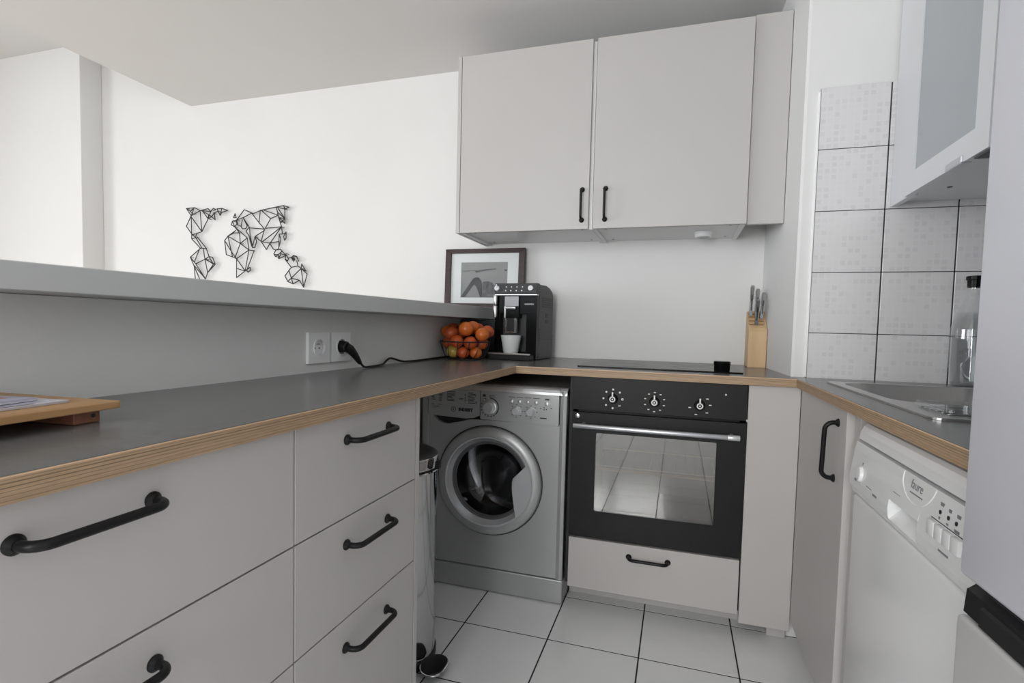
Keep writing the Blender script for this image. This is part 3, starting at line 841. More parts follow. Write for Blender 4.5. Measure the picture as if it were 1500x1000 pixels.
# fridge
FR = math.radians(2.5)
fg = thing('fridge', 'tall pale lavender-grey fridge freezer at the right beside the dishwasher', 'fridge', (0.900, -1.190, 0), FR)
part('body', MB().box(0.066, -0.594, 0.03, 0.62, -0.006, 1.86, 0.004, 1), 'fridge', fg, local=True)
part('door', MB().prism(rrect(0.0, 0.780, 0.060, 1.862, 0.006, 3), 'y', -0.598, -0.002, 0.005, 3), 'fridge', fg, smooth=True, local=True, label='pale lavender upper door')
strip = part('grip_strip', MB().prism([(0.006, 0.7375), (0.058, 0.7375), (0.058, 0.777), (0.022, 0.777), (0.016, 0.768), (0.008, 0.764)], 'y', -0.597, -0.003, 0.001, 1), 'black_matt', fg, local=True, label='black recessed handle strip')
part('grip_scoop', MB().prism([(0.0045, 0.7365), (0.010, 0.7365), (0.010, 0.7605), (0.0045, 0.756)], 'y', -0.40, -0.035, 0.001, 1), 'black_matt', strip, local=True)
part('freezer_door', MB().prism(rrect(0.0, 0.055, 0.060, 0.7345, 0.006, 3), 'y', -0.598, -0.002, 0.005, 3), 'fridge_low', fg, smooth=True, local=True)
for fy in (-0.05, -0.55):
    for fx in (0.1, 0.56):
        part('foot', MB().cyl((fx, fy, 0.0), (fx, fy, 0.034), 0.018, n=12), 'black_matt', fg, local=True)

# wall cabinet with frosted doors
gc = thing('glass_door_wall_cabinet', 'white wall cabinet with frosted glass doors over the sink', 'cabinet', (1.38, -0.5, 1.46))
part('body', MB().box(1.214, -0.535, 1.474, 1.558, 0.080, 2.355, 0.001, 1), 'door_white', gc)
part('filler_strip', MB().box(1.2125, -0.075, 1.459, 1.232, 0.081, 2.355, 0.0008, 1), 'door_white', gc)
part('side_panel', MB().box(1.214, -1.00, 1.474, 1.558, -0.536, 2.355, 0.001, 1), 'door_white', gc)
def frost_door(y0, y1, tab):
    fw = 0.060
    d = part('door', MB().plate([(y0, 1.4525), (y1, 1.4525), (y1, 2.35), (y0, 2.35)], [[(y0 + fw, 1.4525 + fw), (y1 - fw, 1.4525 + fw), (y1 - fw, 2.29), (y0 + fw, 2.29)]], 'x', 1.193, 1.212), 'door_white', gc)
    part('frosted_pane', MB().box(1.1965, y0 + fw - 0.004, 1.4525 + fw - 0.004, 1.2015, y1 - fw + 0.004, 2.294), 'frost', d, label='frosted grey glass pane')
    if tab:
        part('edge_pull', MB().box(1.1885, -0.420, 1.4508, 1.212, -0.340, 1.468, 0.002, 1), 'alu', d, label='small aluminium edge pull')
        part('hinge_cover', MB().box(1.200, -0.515, 1.4488, 1.235, -0.450, 1.4522, 0.001, 1), 'rubber', d)
    return d
frost_door(-0.524, -0.083, True)
frost_door(-0.990, -0.532, False)
part('screw_cap', MB().lathe([(0.007, 0), (0.006, 0.0015), (0, 0.002)], (1.30, -0.09, 1.474), (0, 0, -1), 14), 'rubber', gc)

# ================================================================== UPPER CABINETS
def upper(label, x0, x1, dx0, dx1, hx, light=False):
    c = thing('wall_cabinet', label, 'cabinet', ((x0 + x1) / 2, 0.48, 1.46), group='pale grey wall cabinets over the hob')
    b = MB().box(x0, 0.312, 1.470, x1, 0.674, 2.222)
    b.box(x0, 0.312, 1.461, x0 + 0.017, 0.674, 1.470).box(x1 - 0.017, 0.312, 1.461, x1, 0.674, 1.470)
    part('body', b, 'carcass', c)
    d = part('door', MB().box(dx0, 0.290, 1.4605, dx1, 0.3095, 2.224, 0.001, 1), 'front', c)
    part('handle', handle_mesh((hx, 0.290, 1.4965), (hx, 0.290, 1.6205), (0, -1, 0), r=0.0052), 'black_metal', d, smooth=True)
    for sx in (x0 + 0.05, x1 - 0.05):
        for sy in (0.36, 0.62):
            part('screw_hole', MB().lathe([(0.0055, 0), (0.0055, 0.0008), (0, 0.0008)], (sx, sy, 1.470), (0, 0, -1), 12), 'rubber', c)
    return c
c1 = upper('pale grey wall cabinet on the left, above the coffee machine', -0.367, 0.222, -0.3655, 0.2085, 0.181)
part('end_panel', MB().box(-0.3845, 0.2895, 1.4595, -0.3675, 0.674, 2.225, 0.0008, 1), 'front', c1)
upper('pale grey wall cabinet on the right, above the hob', 0.2235, 0.812, 0.2275, 0.8125, 0.2765)
tag(part('filler_panel', MB().box(0.8155, 0.3105, 1.4615, 0.9425, 0.328, 2.238, 0.001, 1), 'front'), 'narrow pale grey filler panel between the wall cabinet and the side wall', 'panel')
pk = thing('puck_light', 'small round white puck light under the right wall cabinet', 'light', (0.668, 0.50, 1.47))
part('housing', MB().lathe([(0, 0), (0.036, 0), (0.0365, 0.008), (0.035, 0.009), (0.035, 0.018), (0.032, 0.022), (0.026, 0.0225)], (0.668, 0.50, 1.4698), (0, 0, -1), 36), 'white_plastic', pk, smooth=True)
part('lens', MB().lathe([(0.0262, 0.0222), (0.02, 0.0245), (0, 0.0255)], (0.668, 0.50, 1.4698), (0, 0, -1), 30), 'frost', pk, smooth=True)

# ================================================================== SOCKETS, PLUG AND CABLE
def socket(label, y0, y1):
    s = thing('wall_socket', label, 'socket', (-0.43, (y0 + y1) / 2, 0.975), group='sockets on the half wall')
    yc, zc = (y0 + y1) / 2, 0.9745
    part('plate', MB().plate([(y0, 0.929), (y1, 0.929), (y1, 1.019), (y0, 1.019)], [circ(yc, zc, 0.0235, 28)], 'x', -0.4295, -0.4195), 'white_plastic', s)
    part('collar', MB().lathe([(0.0275, 0.0), (0.0275, 0.0022), (0.0235, 0.0022), (0.0225, -0.006), (0.0228, -0.0065)], (-0.4195, yc, zc), (1, 0, 0), 30), 'white_plastic', s, smooth=True)
    part('recess_floor', MB().lathe([(0.0238, 0.0), (0.0238, 0.001), (0, 0.001)], (-0.4293, yc, zc), (1, 0, 0), 24), 'white_plastic', s)
    part('earth_pin', MB().cyl((-0.4285, yc, zc + 0.010), (-0.4185, yc, zc + 0.010), 0.0024, n=10), 'steel', s, smooth=True)
    ph = MB()
    for dy in (-0.0095, 0.0095):
        ph.cyl((-0.4283, yc + dy, zc - 0.002), (-0.4278, yc + dy, zc - 0.002), 0.0028, n=10)
    part('pin_holes', ph, 'print_black', s)
    return s
socket('empty white wall socket on the half wall, left of the plug', -0.648, -0.553)
socket('white wall socket on the half wall with the black plug in it', -0.541, -0.446)
cb = thing('power_cable', 'black plug and cable running from the wall socket along the worktop', 'cable', (-0.40, -0.3, H))
pl = MB().cyl((-0.4272, -0.4935, 0.9745), (-0.399, -0.4935, 0.9745), 0.0185, 0.0165, 24, bev=0.002)
pl.tube([(-0.405, -0.496, 0.975), (-0.398, -0.480, 0.966), (-0.393, -0.462, 0.948), (-0.389, -0.448, 0.930), (-0.387, -0.441, 0.921)], [0.0145, 0.0145, 0.0115, 0.0085, 0.0065], 14)
part('plug', pl, 'black_matt', cb, smooth=True)
ctrl = [(-0.387, -0.443, 0.924), (-0.383, -0.425, 0.9085), (-0.384, -0.395, 0.9062), (-0.390, -0.33, 0.9062), (-0.402, -0.275, 0.908), (-0.412, -0.238, 0.918), (-0.416, -0.205, 0.924), (-0.414, -0.17, 0.918), (-0.409, -0.125, 0.9085), (-0.405, -0.05, 0.9062), (-0.407, 0.05, 0.9064), (-0.412, 0.16, 0.9064), (-0.418, 0.28, 0.9062), (-0.412, 0.37, 0.9062), (-0.36, 0.425, 0.9062), (-0.29, 0.438, 0.9062), (-0.234, 0.440, 0.9062)]
sm = []
for i in range(len(ctrl) - 1):
    p0, p1, p2, p3 = (Vector(ctrl[max(0, i - 1)]), Vector(ctrl[i]), Vector(ctrl[i + 1]), Vector(ctrl[min(len(ctrl) - 1, i + 2)]))
    for k in range(5):
        t = k / 5
        sm.append(0.5 * ((2 * p1) + (p2 - p0) * t + (2 * p0 - 5 * p1 + 4 * p2 - p3) * t * t + (3 * p1 - p0 - 3 * p2 + p3) * t ** 3))
sm.append(Vector(ctrl[-1]))
part('cord', MB().tube(sm, 0.0038, 8), 'black_matt', cb, smooth=True)

# ================================================================== COFFEE MACHINE
cm = thing('coffee_machine', 'black and chrome bean-to-cup coffee machine standing by the hob', 'coffee machine', (-0.115, 0.360, H), math.radians(-4))
def lp(name, mb, m, parent=cm, **k):
    return part(name, mb, m, parent, local=True, **k)
sil = [(0.030, 0.002), (0.030, 0.332), (0.05, 0.338), (0.12, 0.339), (0.18, 0.332), (0.225, 0.315), (0.240, 0.295), (0.240, 0.002)]
lp('body', MB().prism(sil, 'x', -0.100, 0.100, 0.004, 2), 'grey_plastic')
fr = lp('front_panel', MB().plate([(-0.100, 0.004), (0.100, 0.004), (0.100, 0.286), (-0.100, 0.286)], [[(-0.072, 0.036), (0.052, 0.036), (0.052, 0.205), (-0.072, 0.205)]], 'y', -0.004, 0.029), 'black_gloss')
cpn = lp('control_panel', MB().prism([(-0.012, 0.294), (-0.014, 0.298), (-0.008, 0.338), (-0.003, 0.341), (0.029, 0.341), (0.029, 0.294)], 'x', -0.101, 0.101, 0.0015, 1), 'grey_plastic')
lp('chrome_strip', MB().box(-0.101, -0.009, 0.2868, 0.101, 0.02, 0.2932, 0.001, 1), 'steel')
for x in (-0.087, 0.073):
    kk = lp('knob', MB().lathe([(0.0135, 0), (0.013, 0.008), (0.011, 0.011), (0, 0.011)], (x, -0.011, 0.317), (0, -1, 0.13), 22), 'silver_light', cpn, smooth=True)
lp('steam_lever', MB().box(-0.0895, -0.027, 0.320, -0.0845, -0.016, 0.336, 0.001, 1), 'silver_light', cpn)
ic = MB()
for i, x in enumerate((-0.045, -0.020, 0.006, 0.032)):
    ic.lathe([(0.0028, 0), (0.0028, 0.0006), (0, 0.0006)], (x, -0.0098, 0.324), (0, -1, 0.13), 10)
    ic.lathe([(0.0030, 0), (0.0030, 0.0006), (0, 0.0006)], (x - 0.002, -0.0122, 0.3075), (0, -1, 0.13), 10)
lp('button_icons', ic, 'print_white', cpn)
lp('wordmark', MB().text('autentica', 0.012, (0.064, -0.0043, 0.249), (1, 0, 0), (0, 0, 1)), 'print_white', fr)
sp = lp('spout_housing', MB().box(-0.052, -0.012, 0.185, 0.020, 0.03, 0.284, 0.003, 2), 'black_gloss')
lp('spout_plate', MB().box(-0.050, -0.0145, 0.238, 0.018, -0.011, 0.283, 0.001, 1), 'steel_dark', sp)
lp('spout_plate', MB().box(-0.051, -0.0145, 0.186, -0.043, -0.011, 0.238, 0.001, 1), 'steel', sp)
lp('spout_bar', MB().cyl((-0.042, -0.020, 0.231), (0.006, -0.020, 0.231), 0.0068, n=14, bev=0.002), 'silver_light', sp, smooth=True)
lp('spout_nozzle', MB().box(-0.036, -0.028, 0.125, 0.008, -0.006, 0.186, 0.003, 2), 'black_matt', sp)
for x0, x1 in ((-0.0405, -0.034), (0.0035, 0.0145)):
    lp('nozzle_trim', MB().box(x0, -0.030, 0.121, x1, -0.012, 0.184, 0.001, 1), 'chrome', sp)
lp('nozzle_trim', MB().box(-0.034, -0.030, 0.121, 0.0035, -0.012, 0.1255, 0.001, 1), 'chrome', sp)
wd = lp('steam_wand', MB().cyl((-0.093, -0.016, 0.186), (-0.093, -0.016, 0.240), 0.0098, n=18, bev=0.002), 'steel', smooth=True)
lp('wand_sleeve', MB().cyl((-0.093, -0.016, 0.244), (-0.093, -0.016, 0.288), 0.0098, n=18, bev=0.002), 'steel', wd, smooth=True)
lp('wand_joint', MB().cyl((-0.093, -0.016, 0.239), (-0.093, -0.016, 0.245), 0.0088, n=18), 'black_matt', wd, smooth=True)
lp('wand_bracket', MB().box(-0.099, -0.012, 0.262, -0.087, 0.0, 0.286), 'black_matt', wd)
dt = lp('drip_tray', MB().box(-0.102, -0.070, 0.001, 0.094, -0.0045, 0.024, 0.003, 2), 'black_matt')
lp('tray_trim', MB().box(-0.102, -0.072, 0.0235, 0.094, -0.062, 0.032, 0.002, 2), 'steel', dt)
lp('drip_grid', MB().box(-0.098, -0.061, 0.0245, 0.090, -0.006, 0.0295), 'black_gloss', dt)
for k in range(6):
    lp('vent_slot', MB().box(0.0985, 0.036, 0.070 + 0.0125 * k, 0.1008, 0.050, 0.0755 + 0.0125 * k), 'print_black')
for k in range(5):
    lp('vent_slot', MB().box(0.0985, 0.225, 0.045 + 0.014 * k, 0.1008, 0.236, 0.053 + 0.014 * k), 'print_black')
lp('side_latch', MB().box(0.0985, 0.125, 0.192, 0.1012, 0.158, 0.212, 0.001, 1), 'print_black')
lp('side_latch', MB().box(0.0985, 0.120, 0.166, 0.1012, 0.158, 0.184, 0.001, 1), 'print_black')
for k in range(5):
    lp('louvre', MB().box(0.0985, 0.070, 0.238 + 0.010 * k, 0.1012, 0.205, 0.244 + 0.010 * k, 0.0008, 1), 'black_matt')
lp('side_seam', MB().box(0.0985, 0.055, 0.0915, 0.1006, 0.200, 0.0935), 'print_black')
cup = thing('cup', 'plain white tapered cup on the coffee machine drip tray', 'cup', (-0.129, 0.337, H + 0.030))
part('bowl', MB().lathe([(0, 0.0005), (0.031, 0.0005), (0.0325, 0.003), (0.0455, 0.0775), (0.0455, 0.079), (0.043, 0.079), (0.030, 0.006), (0, 0.006)], (-0.1268, 0.3335, H + 0.0297), (0, 0, 1), 36), 'cup', cup, smooth=True)

bx = part('storage_box', MB().box(-0.428, 0.462, H + 0.0005, -0.232, 0.628, 1.078, 0.004, 2), 'dark_box')
tag(bx, 'dark blue-black box in the corner behind the fruit basket, under the bar shelf', 'box')

# ================================================================== FRUIT BASKET
BC = (-0.305, 0.235)
bk = thing('wire_basket', 'black wire basket heaped with oranges on the worktop corner', 'basket', (BC[0], BC[1], H))
def ringpts(r, z, n=40): return [(BC[0] + r * math.cos(2 * math.pi * k / n), BC[1] + r * math.sin(2 * math.pi * k / n), z) for k in range(n)]
part('rim', MB().tube(ringpts(0.1085, H + 0.078), 0.0028, 8, True), 'wire', bk, smooth=True)
part('base_ring', MB().tube(ringpts(0.072, H + 0.0032), 0.0026, 8, True), 'wire', bk, smooth=True)
for k in range(14):
    a = 2 * math.pi * (k + 0.3) / 14
    pts = [(BC[0] + r * math.cos(a + tw), BC[1] + r * math.sin(a + tw), H + z) for r, z, tw in ((0.072, 0.003, 0), (0.087, 0.014, 0.06), (0.097, 0.035, 0.12), (0.1045, 0.058, 0.17), (0.1085, 0.078, 0.2))]
    part('wire', MB().tube(pts, 0.0017, 6), 'wire', bk, smooth=True)
gr = MB()
for k in range(4):
    a = math.pi * k / 4
    gr.tube([(BC[0] + 0.072 * math.cos(a), BC[1] + 0.072 * math.sin(a), H + 0.0032), (BC[0] - 0.072 * math.cos(a), BC[1] - 0.072 * math.sin(a), H + 0.0032)], 0.0016, 6)
part('base_wires', gr, 'wire', bk)
FRUIT = [
 (-0.397, 0.2485, 1.0223, 0.028, 'orange', 'orange at the far left edge of the basket heap, beside the half wall'),
 (-0.353, 0.1907, 1.0165, 0.031, 'orange_red', 'big orange at the front left of the heap above the basket rim'),
 (-0.339, 0.2479, 1.012, 0.028, 'orange_red', 'orange half hidden between the two big front oranges of the heap'),
 (-0.2766, 0.1743, 1.035, 0.032, 'orange', 'largest bright orange at the front middle on top of the heap'),
 (-0.273, 0.2372, 1.0405, 0.031, 'orange', 'topmost orange just behind the largest bright one'),
 (-0.2091, 0.1887, 1.013, 0.03, 'orange', 'orange at the front right of the heap above the basket rim'),
 (-0.2078, 0.2506, 1.0243, 0.029, 'orange_red', 'orange at the far right of the heap, nearest the coffee machine'),
 (-0.3131, 0.1624, 0.9817, 0.029, 'orange_red', 'reddish orange crossing the basket rim at front left of middle'),
 (-0.2572, 0.1772, 0.9772, 0.029, 'orange_red', 'reddish orange crossing the basket rim at front right of middle'),
 (-0.3794, 0.229, 0.9729, 0.028, 'orange_red', 'dark orange inside the basket against its left wires'),
 (-0.2299, 0.2445, 0.9732, 0.027, 'orange_red', 'dark orange inside the basket against its right wires'),
 (-0.3454, 0.2009, 0.9368, 0.029, 'lime', 'yellow-green citrus fruit at the bottom left of the basket'),
 (-0.2923, 0.1832, 0.934, 0.027, 'orange_red', 'orange in the bottom layer of the basket, in the middle'),
 (-0.2458, 0.211, 0.934, 0.027, 'orange', 'orange in the bottom layer of the basket, on the right'),
 (-0.3345, 0.299, 1.0389, 0.03, 'orange', 'orange at the back of the heap in front of the dark box'),
 (-0.3959, 0.3046, 1.0324, 0.029, 'orange_red', 'orange at the back left corner of the heap near the half wall'),
 (-0.27, 0.2968, 1.0339, 0.029, 'orange_red', 'orange at the back right of the heap behind the topmost one'),
]
for x, y, z, r, m_, lab in FRUIT:
    nm = 'lemon' if m_ == 'lime' else 'orange'
    t = thing(nm, lab, 'fruit', (x, y, z - r), random.uniform(0, 6), group='citrus fruit in the wire basket')
    part('peel', MB().sphere((0, 0, r), r, 22, 14, 0.94), m_, t, smooth=True, local=True)
    part('stem_end', MB().lathe([(0.0035, 0), (0.003, 0.0012), (0, 0.0014)], (0.30 * r, -0.15 * r, r + 0.935 * r * 0.94), (0.3, -0.15, 0.9), 8), 'stem', t, local=True)

# ================================================================== PICTURE ON THE SHELF
TL = math.radians(-2.2)
pf = thing('picture_frame', 'dark brown framed black and white photograph standing on the bar shelf', 'picture', (-0.374, 0.632, 1.1412))
pf.rotation_euler = (TL, 0, 0)
WM[pf] = Matrix.Translation((-0.374, 0.632, 1.1412)) @ Matrix.Rotation(TL, 4, 'X')
FW, FH = 0.2145, 0.301
def fp(name, mb, m, parent=pf, **k): return part(name, mb, m, parent, local=True, **k)
L_, B_ = FW - 0.0315, 0.0225
for nm_, pts in (('frame_rail', [(-FW, 0), (FW, 0), (L_, B_), (-L_, B_)]), ('frame_rail', [(-FW, FH), (FW, FH), (L_, FH - B_), (-L_, FH - B_)]),
                 ('frame_rail', [(-FW, 0), (-FW, FH), (-L_, FH - B_), (-L_, B_)]), ('frame_rail', [(FW, 0), (FW, FH), (L_, FH - B_), (L_, B_)])):
    fp(nm_, MB().prism(pts, 'y', -0.009, 0.009, 0.001, 1), 'frame_wood')
fp('backing', MB().box(-FW + 0.004, 0.0055, 0.004, FW - 0.004, 0.008, FH - 0.004), 'frame_wood')
PX0, PX1, PZ0, PZ1 = -0.128, 0.124, 0.053, 0.233
mt = fp('mount', MB().plate([(-L_ - 0.003, B_ - 0.003), (L_ + 0.003, B_ - 0.003), (L_ + 0.003, FH - B_ + 0.003), (-L_ - 0.003, FH - B_ + 0.003)], [[(PX0, PZ0), (PX1, PZ0), (PX1, PZ1), (PX0, PZ1)]], 'y', 0.001, 0.003), 'mount')
ph = fp('photograph', MB().box(PX0 - 0.003, 0.0032, PZ0 - 0.003, PX1 + 0.003, 0.0042, PZ1 + 0.003), 'photo', mt)
def uv(pts): return [(PX0 + (x - 415) / 530 * (PX1 - PX0), PZ0 + (660 - y) / 405 * (PZ1 - PZ0)) for x, y in pts]
fp('printed_figure', MB().prism(uv([(418, 650), (555, 440), (590, 425), (625, 432), (650, 470), (662, 500), (668, 655), (640, 655), (600, 545), (570, 510), (550, 530), (465, 655), (440, 658)]), 'y', 0.0026, 0.0031), 'pic_dark', mt)
fp('printed_figure', MB().prism(uv([(668, 480), (720, 470), (775, 488), (808, 530), (825, 600), (815, 655), (670, 655)]), 'y', 0.0027, 0.0031), 'pic_mid', mt)
fp('printed_figure', MB().prism(uv([(575, 350), (690, 335), (815, 326), (815, 336), (690, 352), (610, 372), (580, 372)]), 'y', 0.0027, 0.0031), 'pic_mid', mt)
fp('printed_figure', MB().prism(uv([(418, 352), (575, 348), (575, 354), (418, 360)]), 'y', 0.0027, 0.0031), 'pic_mid', mt)
fp('printed_figure', MB().prism(uv([(905, 340), (938, 340), (938, 356), (912, 356)]), 'y', 0.0027, 0.0031), 'pic_dark', mt)
fp('glass', MB().box(-L_ - 0.002, -0.0022, B_ - 0.002, L_ + 0.002, -0.0006, FH - B_ + 0.002), 'pane')

# ================================================================== KNIFE BLOCK AND KNIVES
kb = thing('knife_block', 'pale wooden knife block standing in the corner by the side wall', 'knife block', (0.897, 0.56, H))
KP = [(0.508, H + 0.0005), (0.508, H + 0.150), (0.517, H + 0.166), (0.600, H + 0.238), (0.612, H + 0.238), (0.622, H + 0.0005)]
part('block', MB().prism(KP, 'x', 0.863, 0.9345, 0.0025, 2), 'block_wood', kb)
sdir = Vector((0, 0.083, 0.072)).normalized()
nrm_ = Vector((0, -0.072, 0.083)).normalized()
def onblock(x, s): return Vector((x, 0.517, H + 0.166)) + sdir * s
sl = MB()
KN = [(0.8745, 0.078), (0.895, 0.070), (0.9155, 0.060), (0.8935, 0.020)]
for x in (0.876, 0.895, 0.914):
    for s in (0.020, 0.045, 0.070, 0.090):
        p = onblock(x, s)
        sl.tube([p - Vector((0.009, 0, 0)) + nrm_ * 0.0003, p + Vector((0.009, 0, 0)) + nrm_ * 0.0003], 0.0022, 6)
part('knife_slots', sl, 'foot_wood', kb)
KL = ['tallest steel-handled knife at the left back of the knife block', 'steel-handled knife in the middle back of the knife block', 'steel-handled knife at the right back of the knife block, by the wall', 'short steel-handled knife at the front of the knife block']
for (x, s), ln, lab, lean in zip(KN, (0.125, 0.115, 0.105, 0.105), KL, ((0.02, -0.10), (0.03, -0.05), (0.06, -0.02), (0.0, -0.22))):
    p = onblock(x, s) + nrm_ * 0.001
    d = Vector((lean[0], lean[1], 1)).normalized()
    kn = thing('knife', lab, 'knife', p, group='knives in the knife block')
    side = Vector((1, 0, 0)); side = (side - d * side.dot(d)).normalized(); fwd = d.cross(side)
    def slab(mb, t0, t1, wx0, wy0, wx1, wy1):
        q = []
        for t, wx, wy in ((t0, wx0, wy0), (t1, wx1, wy1)):
            for sx, sy in ((-1, -1), (1, -1), (1, 1), (-1, 1)):
                q.append(mb.bm.verts.new(p + d * t + side * wx * sx + fwd * wy * sy))
        for f in ((0, 1, 2, 3), (4, 5, 6, 7), (0, 1, 5, 4), (1, 2, 6, 5), (2, 3, 7, 6), (3, 0, 4, 7)):
            mb.bm.faces.new([q[i] for i in f])
        bmesh.ops.bevel(mb.bm, geom=list({e for v in q for e in v.link_edges}), offset=0.0018, segments=2, affect='EDGES')
        return mb
    part('handle', slab(slab(MB(), 0.0, ln * 0.55, 0.0062, 0.0115, 0.0055, 0.0095), ln * 0.55, ln, 0.0055, 0.0095, 0.0072, 0.0135), 'steel_dark', kn, smooth=True)
    part('handle_inlay', slab(MB(), 0.018, ln - 0.016, 0.0036, 0.0108, 0.0036, 0.0112), 'black_matt', kn, label='dark inlay of the handle')
    part('pommel', slab(MB(), ln - 0.002, ln + 0.006, 0.0066, 0.0125, 0.0060, 0.0115), 'steel_dark', kn, smooth=True)

# ================================================================== BOARD AND MAGAZINES
RB_ = math.radians(4.0)
cbd = thing('serving_board', 'light wooden board on short feet at the left end of the worktop', 'board', (-0.173, -1.362, H), RB_)
BT = 0.0285
part('top', MB().box(-0.235, -0.46, BT - 0.0105, 0, 0, BT, 0.0016, 2), 'bamboo', cbd, local=True)
for yy in (-0.016, -0.40):
    part('foot', MB().box(-0.225, yy - 0.036, 0.0004, -0.018, yy, BT - 0.0106, 0.001, 1), 'foot_wood', cbd, local=True, label='reddish wooden foot')
part('foot_screw', MB().cyl((-0.0182, -0.026, 0.010), (-0.0176, -0.026, 0.010), 0.003, n=10), 'print_black', cbd, local=True)
def magazine(label, loc, rot, w_, l_, th, cover, blocks, gp='magazines on the wooden board'):
    t = thing('magazine', label, 'magazine', loc, rot, gp)
    part('pages', MB().box(-w_, -l_, 0.0003, 0, 0, th, 0.0004, 1), 'paper', t, local=True)
    part('cover', MB().box(-w_, -l_, th, 0.0006, 0.0006, th + 0.0004), cover, t, local=True)
    for (a, b, c_, d_, m_) in blocks:
        part('cover_print', MB().box(-w_ * b, -l_ * d_, th + 0.0004, -w_ * a, -l_ * c_, th + 0.0006), m_, t, local=True)
magazine('lower white printed magazine lying on the wooden board', (-0.212, -1.405, H + BT), math.radians(7), 0.185, 0.40, 0.0032, 'paper', [(0.05, 0.12, 0.05, 0.35, 'paper_blue'), (0.02, 0.04, 0.1, 0.4, 'paper_dark')])
magazine('upper pink and dark printed magazine lying on the wooden board', (-0.236, -1.428, H + BT + 0.0040), math.radians(11), 0.150, 0.36, 0.0040, 'paper_blue', [(0.18, 0.35, 0.03, 0.9, 'paper_pink'), (0.40, 0.52, 0.0, 0.9, 'paper'), (0.55, 0.72, 0.02, 0.5, 'paper_pink'), (0.75, 0.92, 0.02, 0.9, 'paper_dark')])

# ================================================================== PEDAL BIN
BX, BY = -0.240, -0.455
bn = thing('pedal_bin', 'chrome pedal bin standing between the drawers and the washing machine', 'bin', (BX, BY, 0))
part('base_ring', MB().lathe([(0, 0.001), (0.127, 0.001), (0.129, 0.006), (0.129, 0.024), (0.125, 0.028), (0, 0.028)], (BX, BY, 0), (0, 0, 1), 48), 'black_matt', bn, smooth=True)
part('drum_body', MB().lathe([(0, 0.028), (0.1245, 0.028), (0.1245, 0.596), (0.1265, 0.600), (0.1245, 0.604), (0, 0.604)], (BX, BY, 0), (0, 0, 1), 64), 'chrome', bn, smooth=True)
part('collar', MB().lathe([(0, 0.604), (0.1225, 0.604), (0.1225, 0.612), (0, 0.612)], (BX, BY, 0), (0, 0, 1), 48), 'black_matt', bn, smooth=True)
part('lid_band', MB().lathe([(0.110, 0.612), (0.1265, 0.612), (0.1275, 0.616), (0.1275, 0.643), (0.1255, 0.647), (0.110, 0.647)], (BX, BY, 0), (0, 0, 1), 64), 'chrome', bn, smooth=True)
part('lid', MB().lathe([(0.1245, 0.645), (0.121, 0.652), (0.105, 0.660), (0.07, 0.667), (0.03, 0.670), (0, 0.6705)], (BX, BY, 0), (0, 0, 1), 56), 'grey_plastic', bn, smooth=True)
part('hinge', MB().box(-0.121, BY + 0.012, 0.604, -0.107, BY + 0.038, 0.630, 0.004, 2), 'black_matt', bn, smooth=True)
pd = []
for k in range(25):
    a = 2 * math.pi * k / 25
    r = 0.049 * (1 - 0.16 * max(0, math.cos(a)) ** 6)
    pd.append((-0.078 + r * 0.82 * math.cos(a), -0.505 + r * 1.0 * math.sin(a)))
pdl = part('pedal', MB().prism(pd, 'z', 0.022, 0.034, 0.003, 2), 'black_matt', bn, smooth=True)
part('pedal_rim', MB().tube([(x, y, 0.026) for x, y in pd], 0.0035, 8, True), 'chrome', pdl, smooth=True)
part('pedal_arm', MB().box(-0.125, -0.513, 0.012, -0.085, -0.487, 0.022), 'black_matt', pdl)

# ================================================================== WIRE WORLD-MAP ART
ART_AM = [[(-2.359,1.733),(-2.292,1.735),(-2.25,1.715),(-2.237,1.587),(-2.279,1.577),(-2.315,1.572),(-2.36,1.624),(-2.321,1.687),(-2.359,1.733)],[(-2.321,1.687),(-2.25,1.715)],[(-2.359,1.733),(-2.327,1.714),(-2.299,1.733),(-2.313,1.7),(-2.327,1.714)],[(-2.313,1.7),(-2.321,1.687),(-2.318,1.572)],[(-2.321,1.681),(-2.237,1.587),(-2.187,1.663),(-2.232,1.714),(-2.25,1.715)],[(-2.25,1.715),(-2.187,1.725),(-2.166,1.707),(-2.232,1.714)],[(-2.187,1.663),(-2.166,1.707)],[(-2.236,1.714),(-2.184,1.689),(-2.187,1.663),(-2.16,1.675),(-2.139,1.695),(-2.132,1.655),(-2.16,1.675),(-2.184,1.689)],[(-2.166,1.707),(-2.145,1.725),(-2.128,1.717),(-2.146,1.712)],[(-2.146,1.696),(-2.108,1.705),(-2.118,1.72),(-2.08,1.722),(-2.037,1.707),(-2.081,1.698),(-2.108,1.705)],[(-2.08,1.722),(-2.094,1.68),(-2.108,1.705)],[(-2.094,1.68),(-2.081,1.698)],[(-2.315,1.572),(-2.286,1.552),(-2.279,1.577)],[(-2.318,1.572),(-2.318,1.545),(-2.248,1.486)],[(-2.286,1.552),(-2.238,1.489),(-2.248,1.486),(-2.33,1.433),(-2.288,1.392),(-2.214,1.418),(-2.227,1.486),(-2.248,1.486)],[(-2.288,1.392),(-2.298,1.403),(-2.255,1.484)],[(-2.227,1.486),(-2.203,1.485),(-2.182,1.434),(-2.154,1.43),(-2.134,1.387),(-2.214,1.418)],[(-2.214,1.418),(-2.182,1.434)],[(-2.203,1.418),(-2.148,1.387),(-2.193,1.336),(-2.214,1.418)],[(-2.182,1.434),(-2.148,1.387)],[(-2.134,1.387),(-2.193,1.336),(-2.211,1.298),(-2.288,1.392)],[(-2.33,1.433),(-2.299,1.375),(-2.292,1.302)],[(-2.299,1.375),(-2.257,1.298)],[(-2.299,1.381),(-2.211,1.298)],[(-2.286,1.552),(-2.318,1.545)],[(-2.272,1.555),(-2.203,1.485)]]
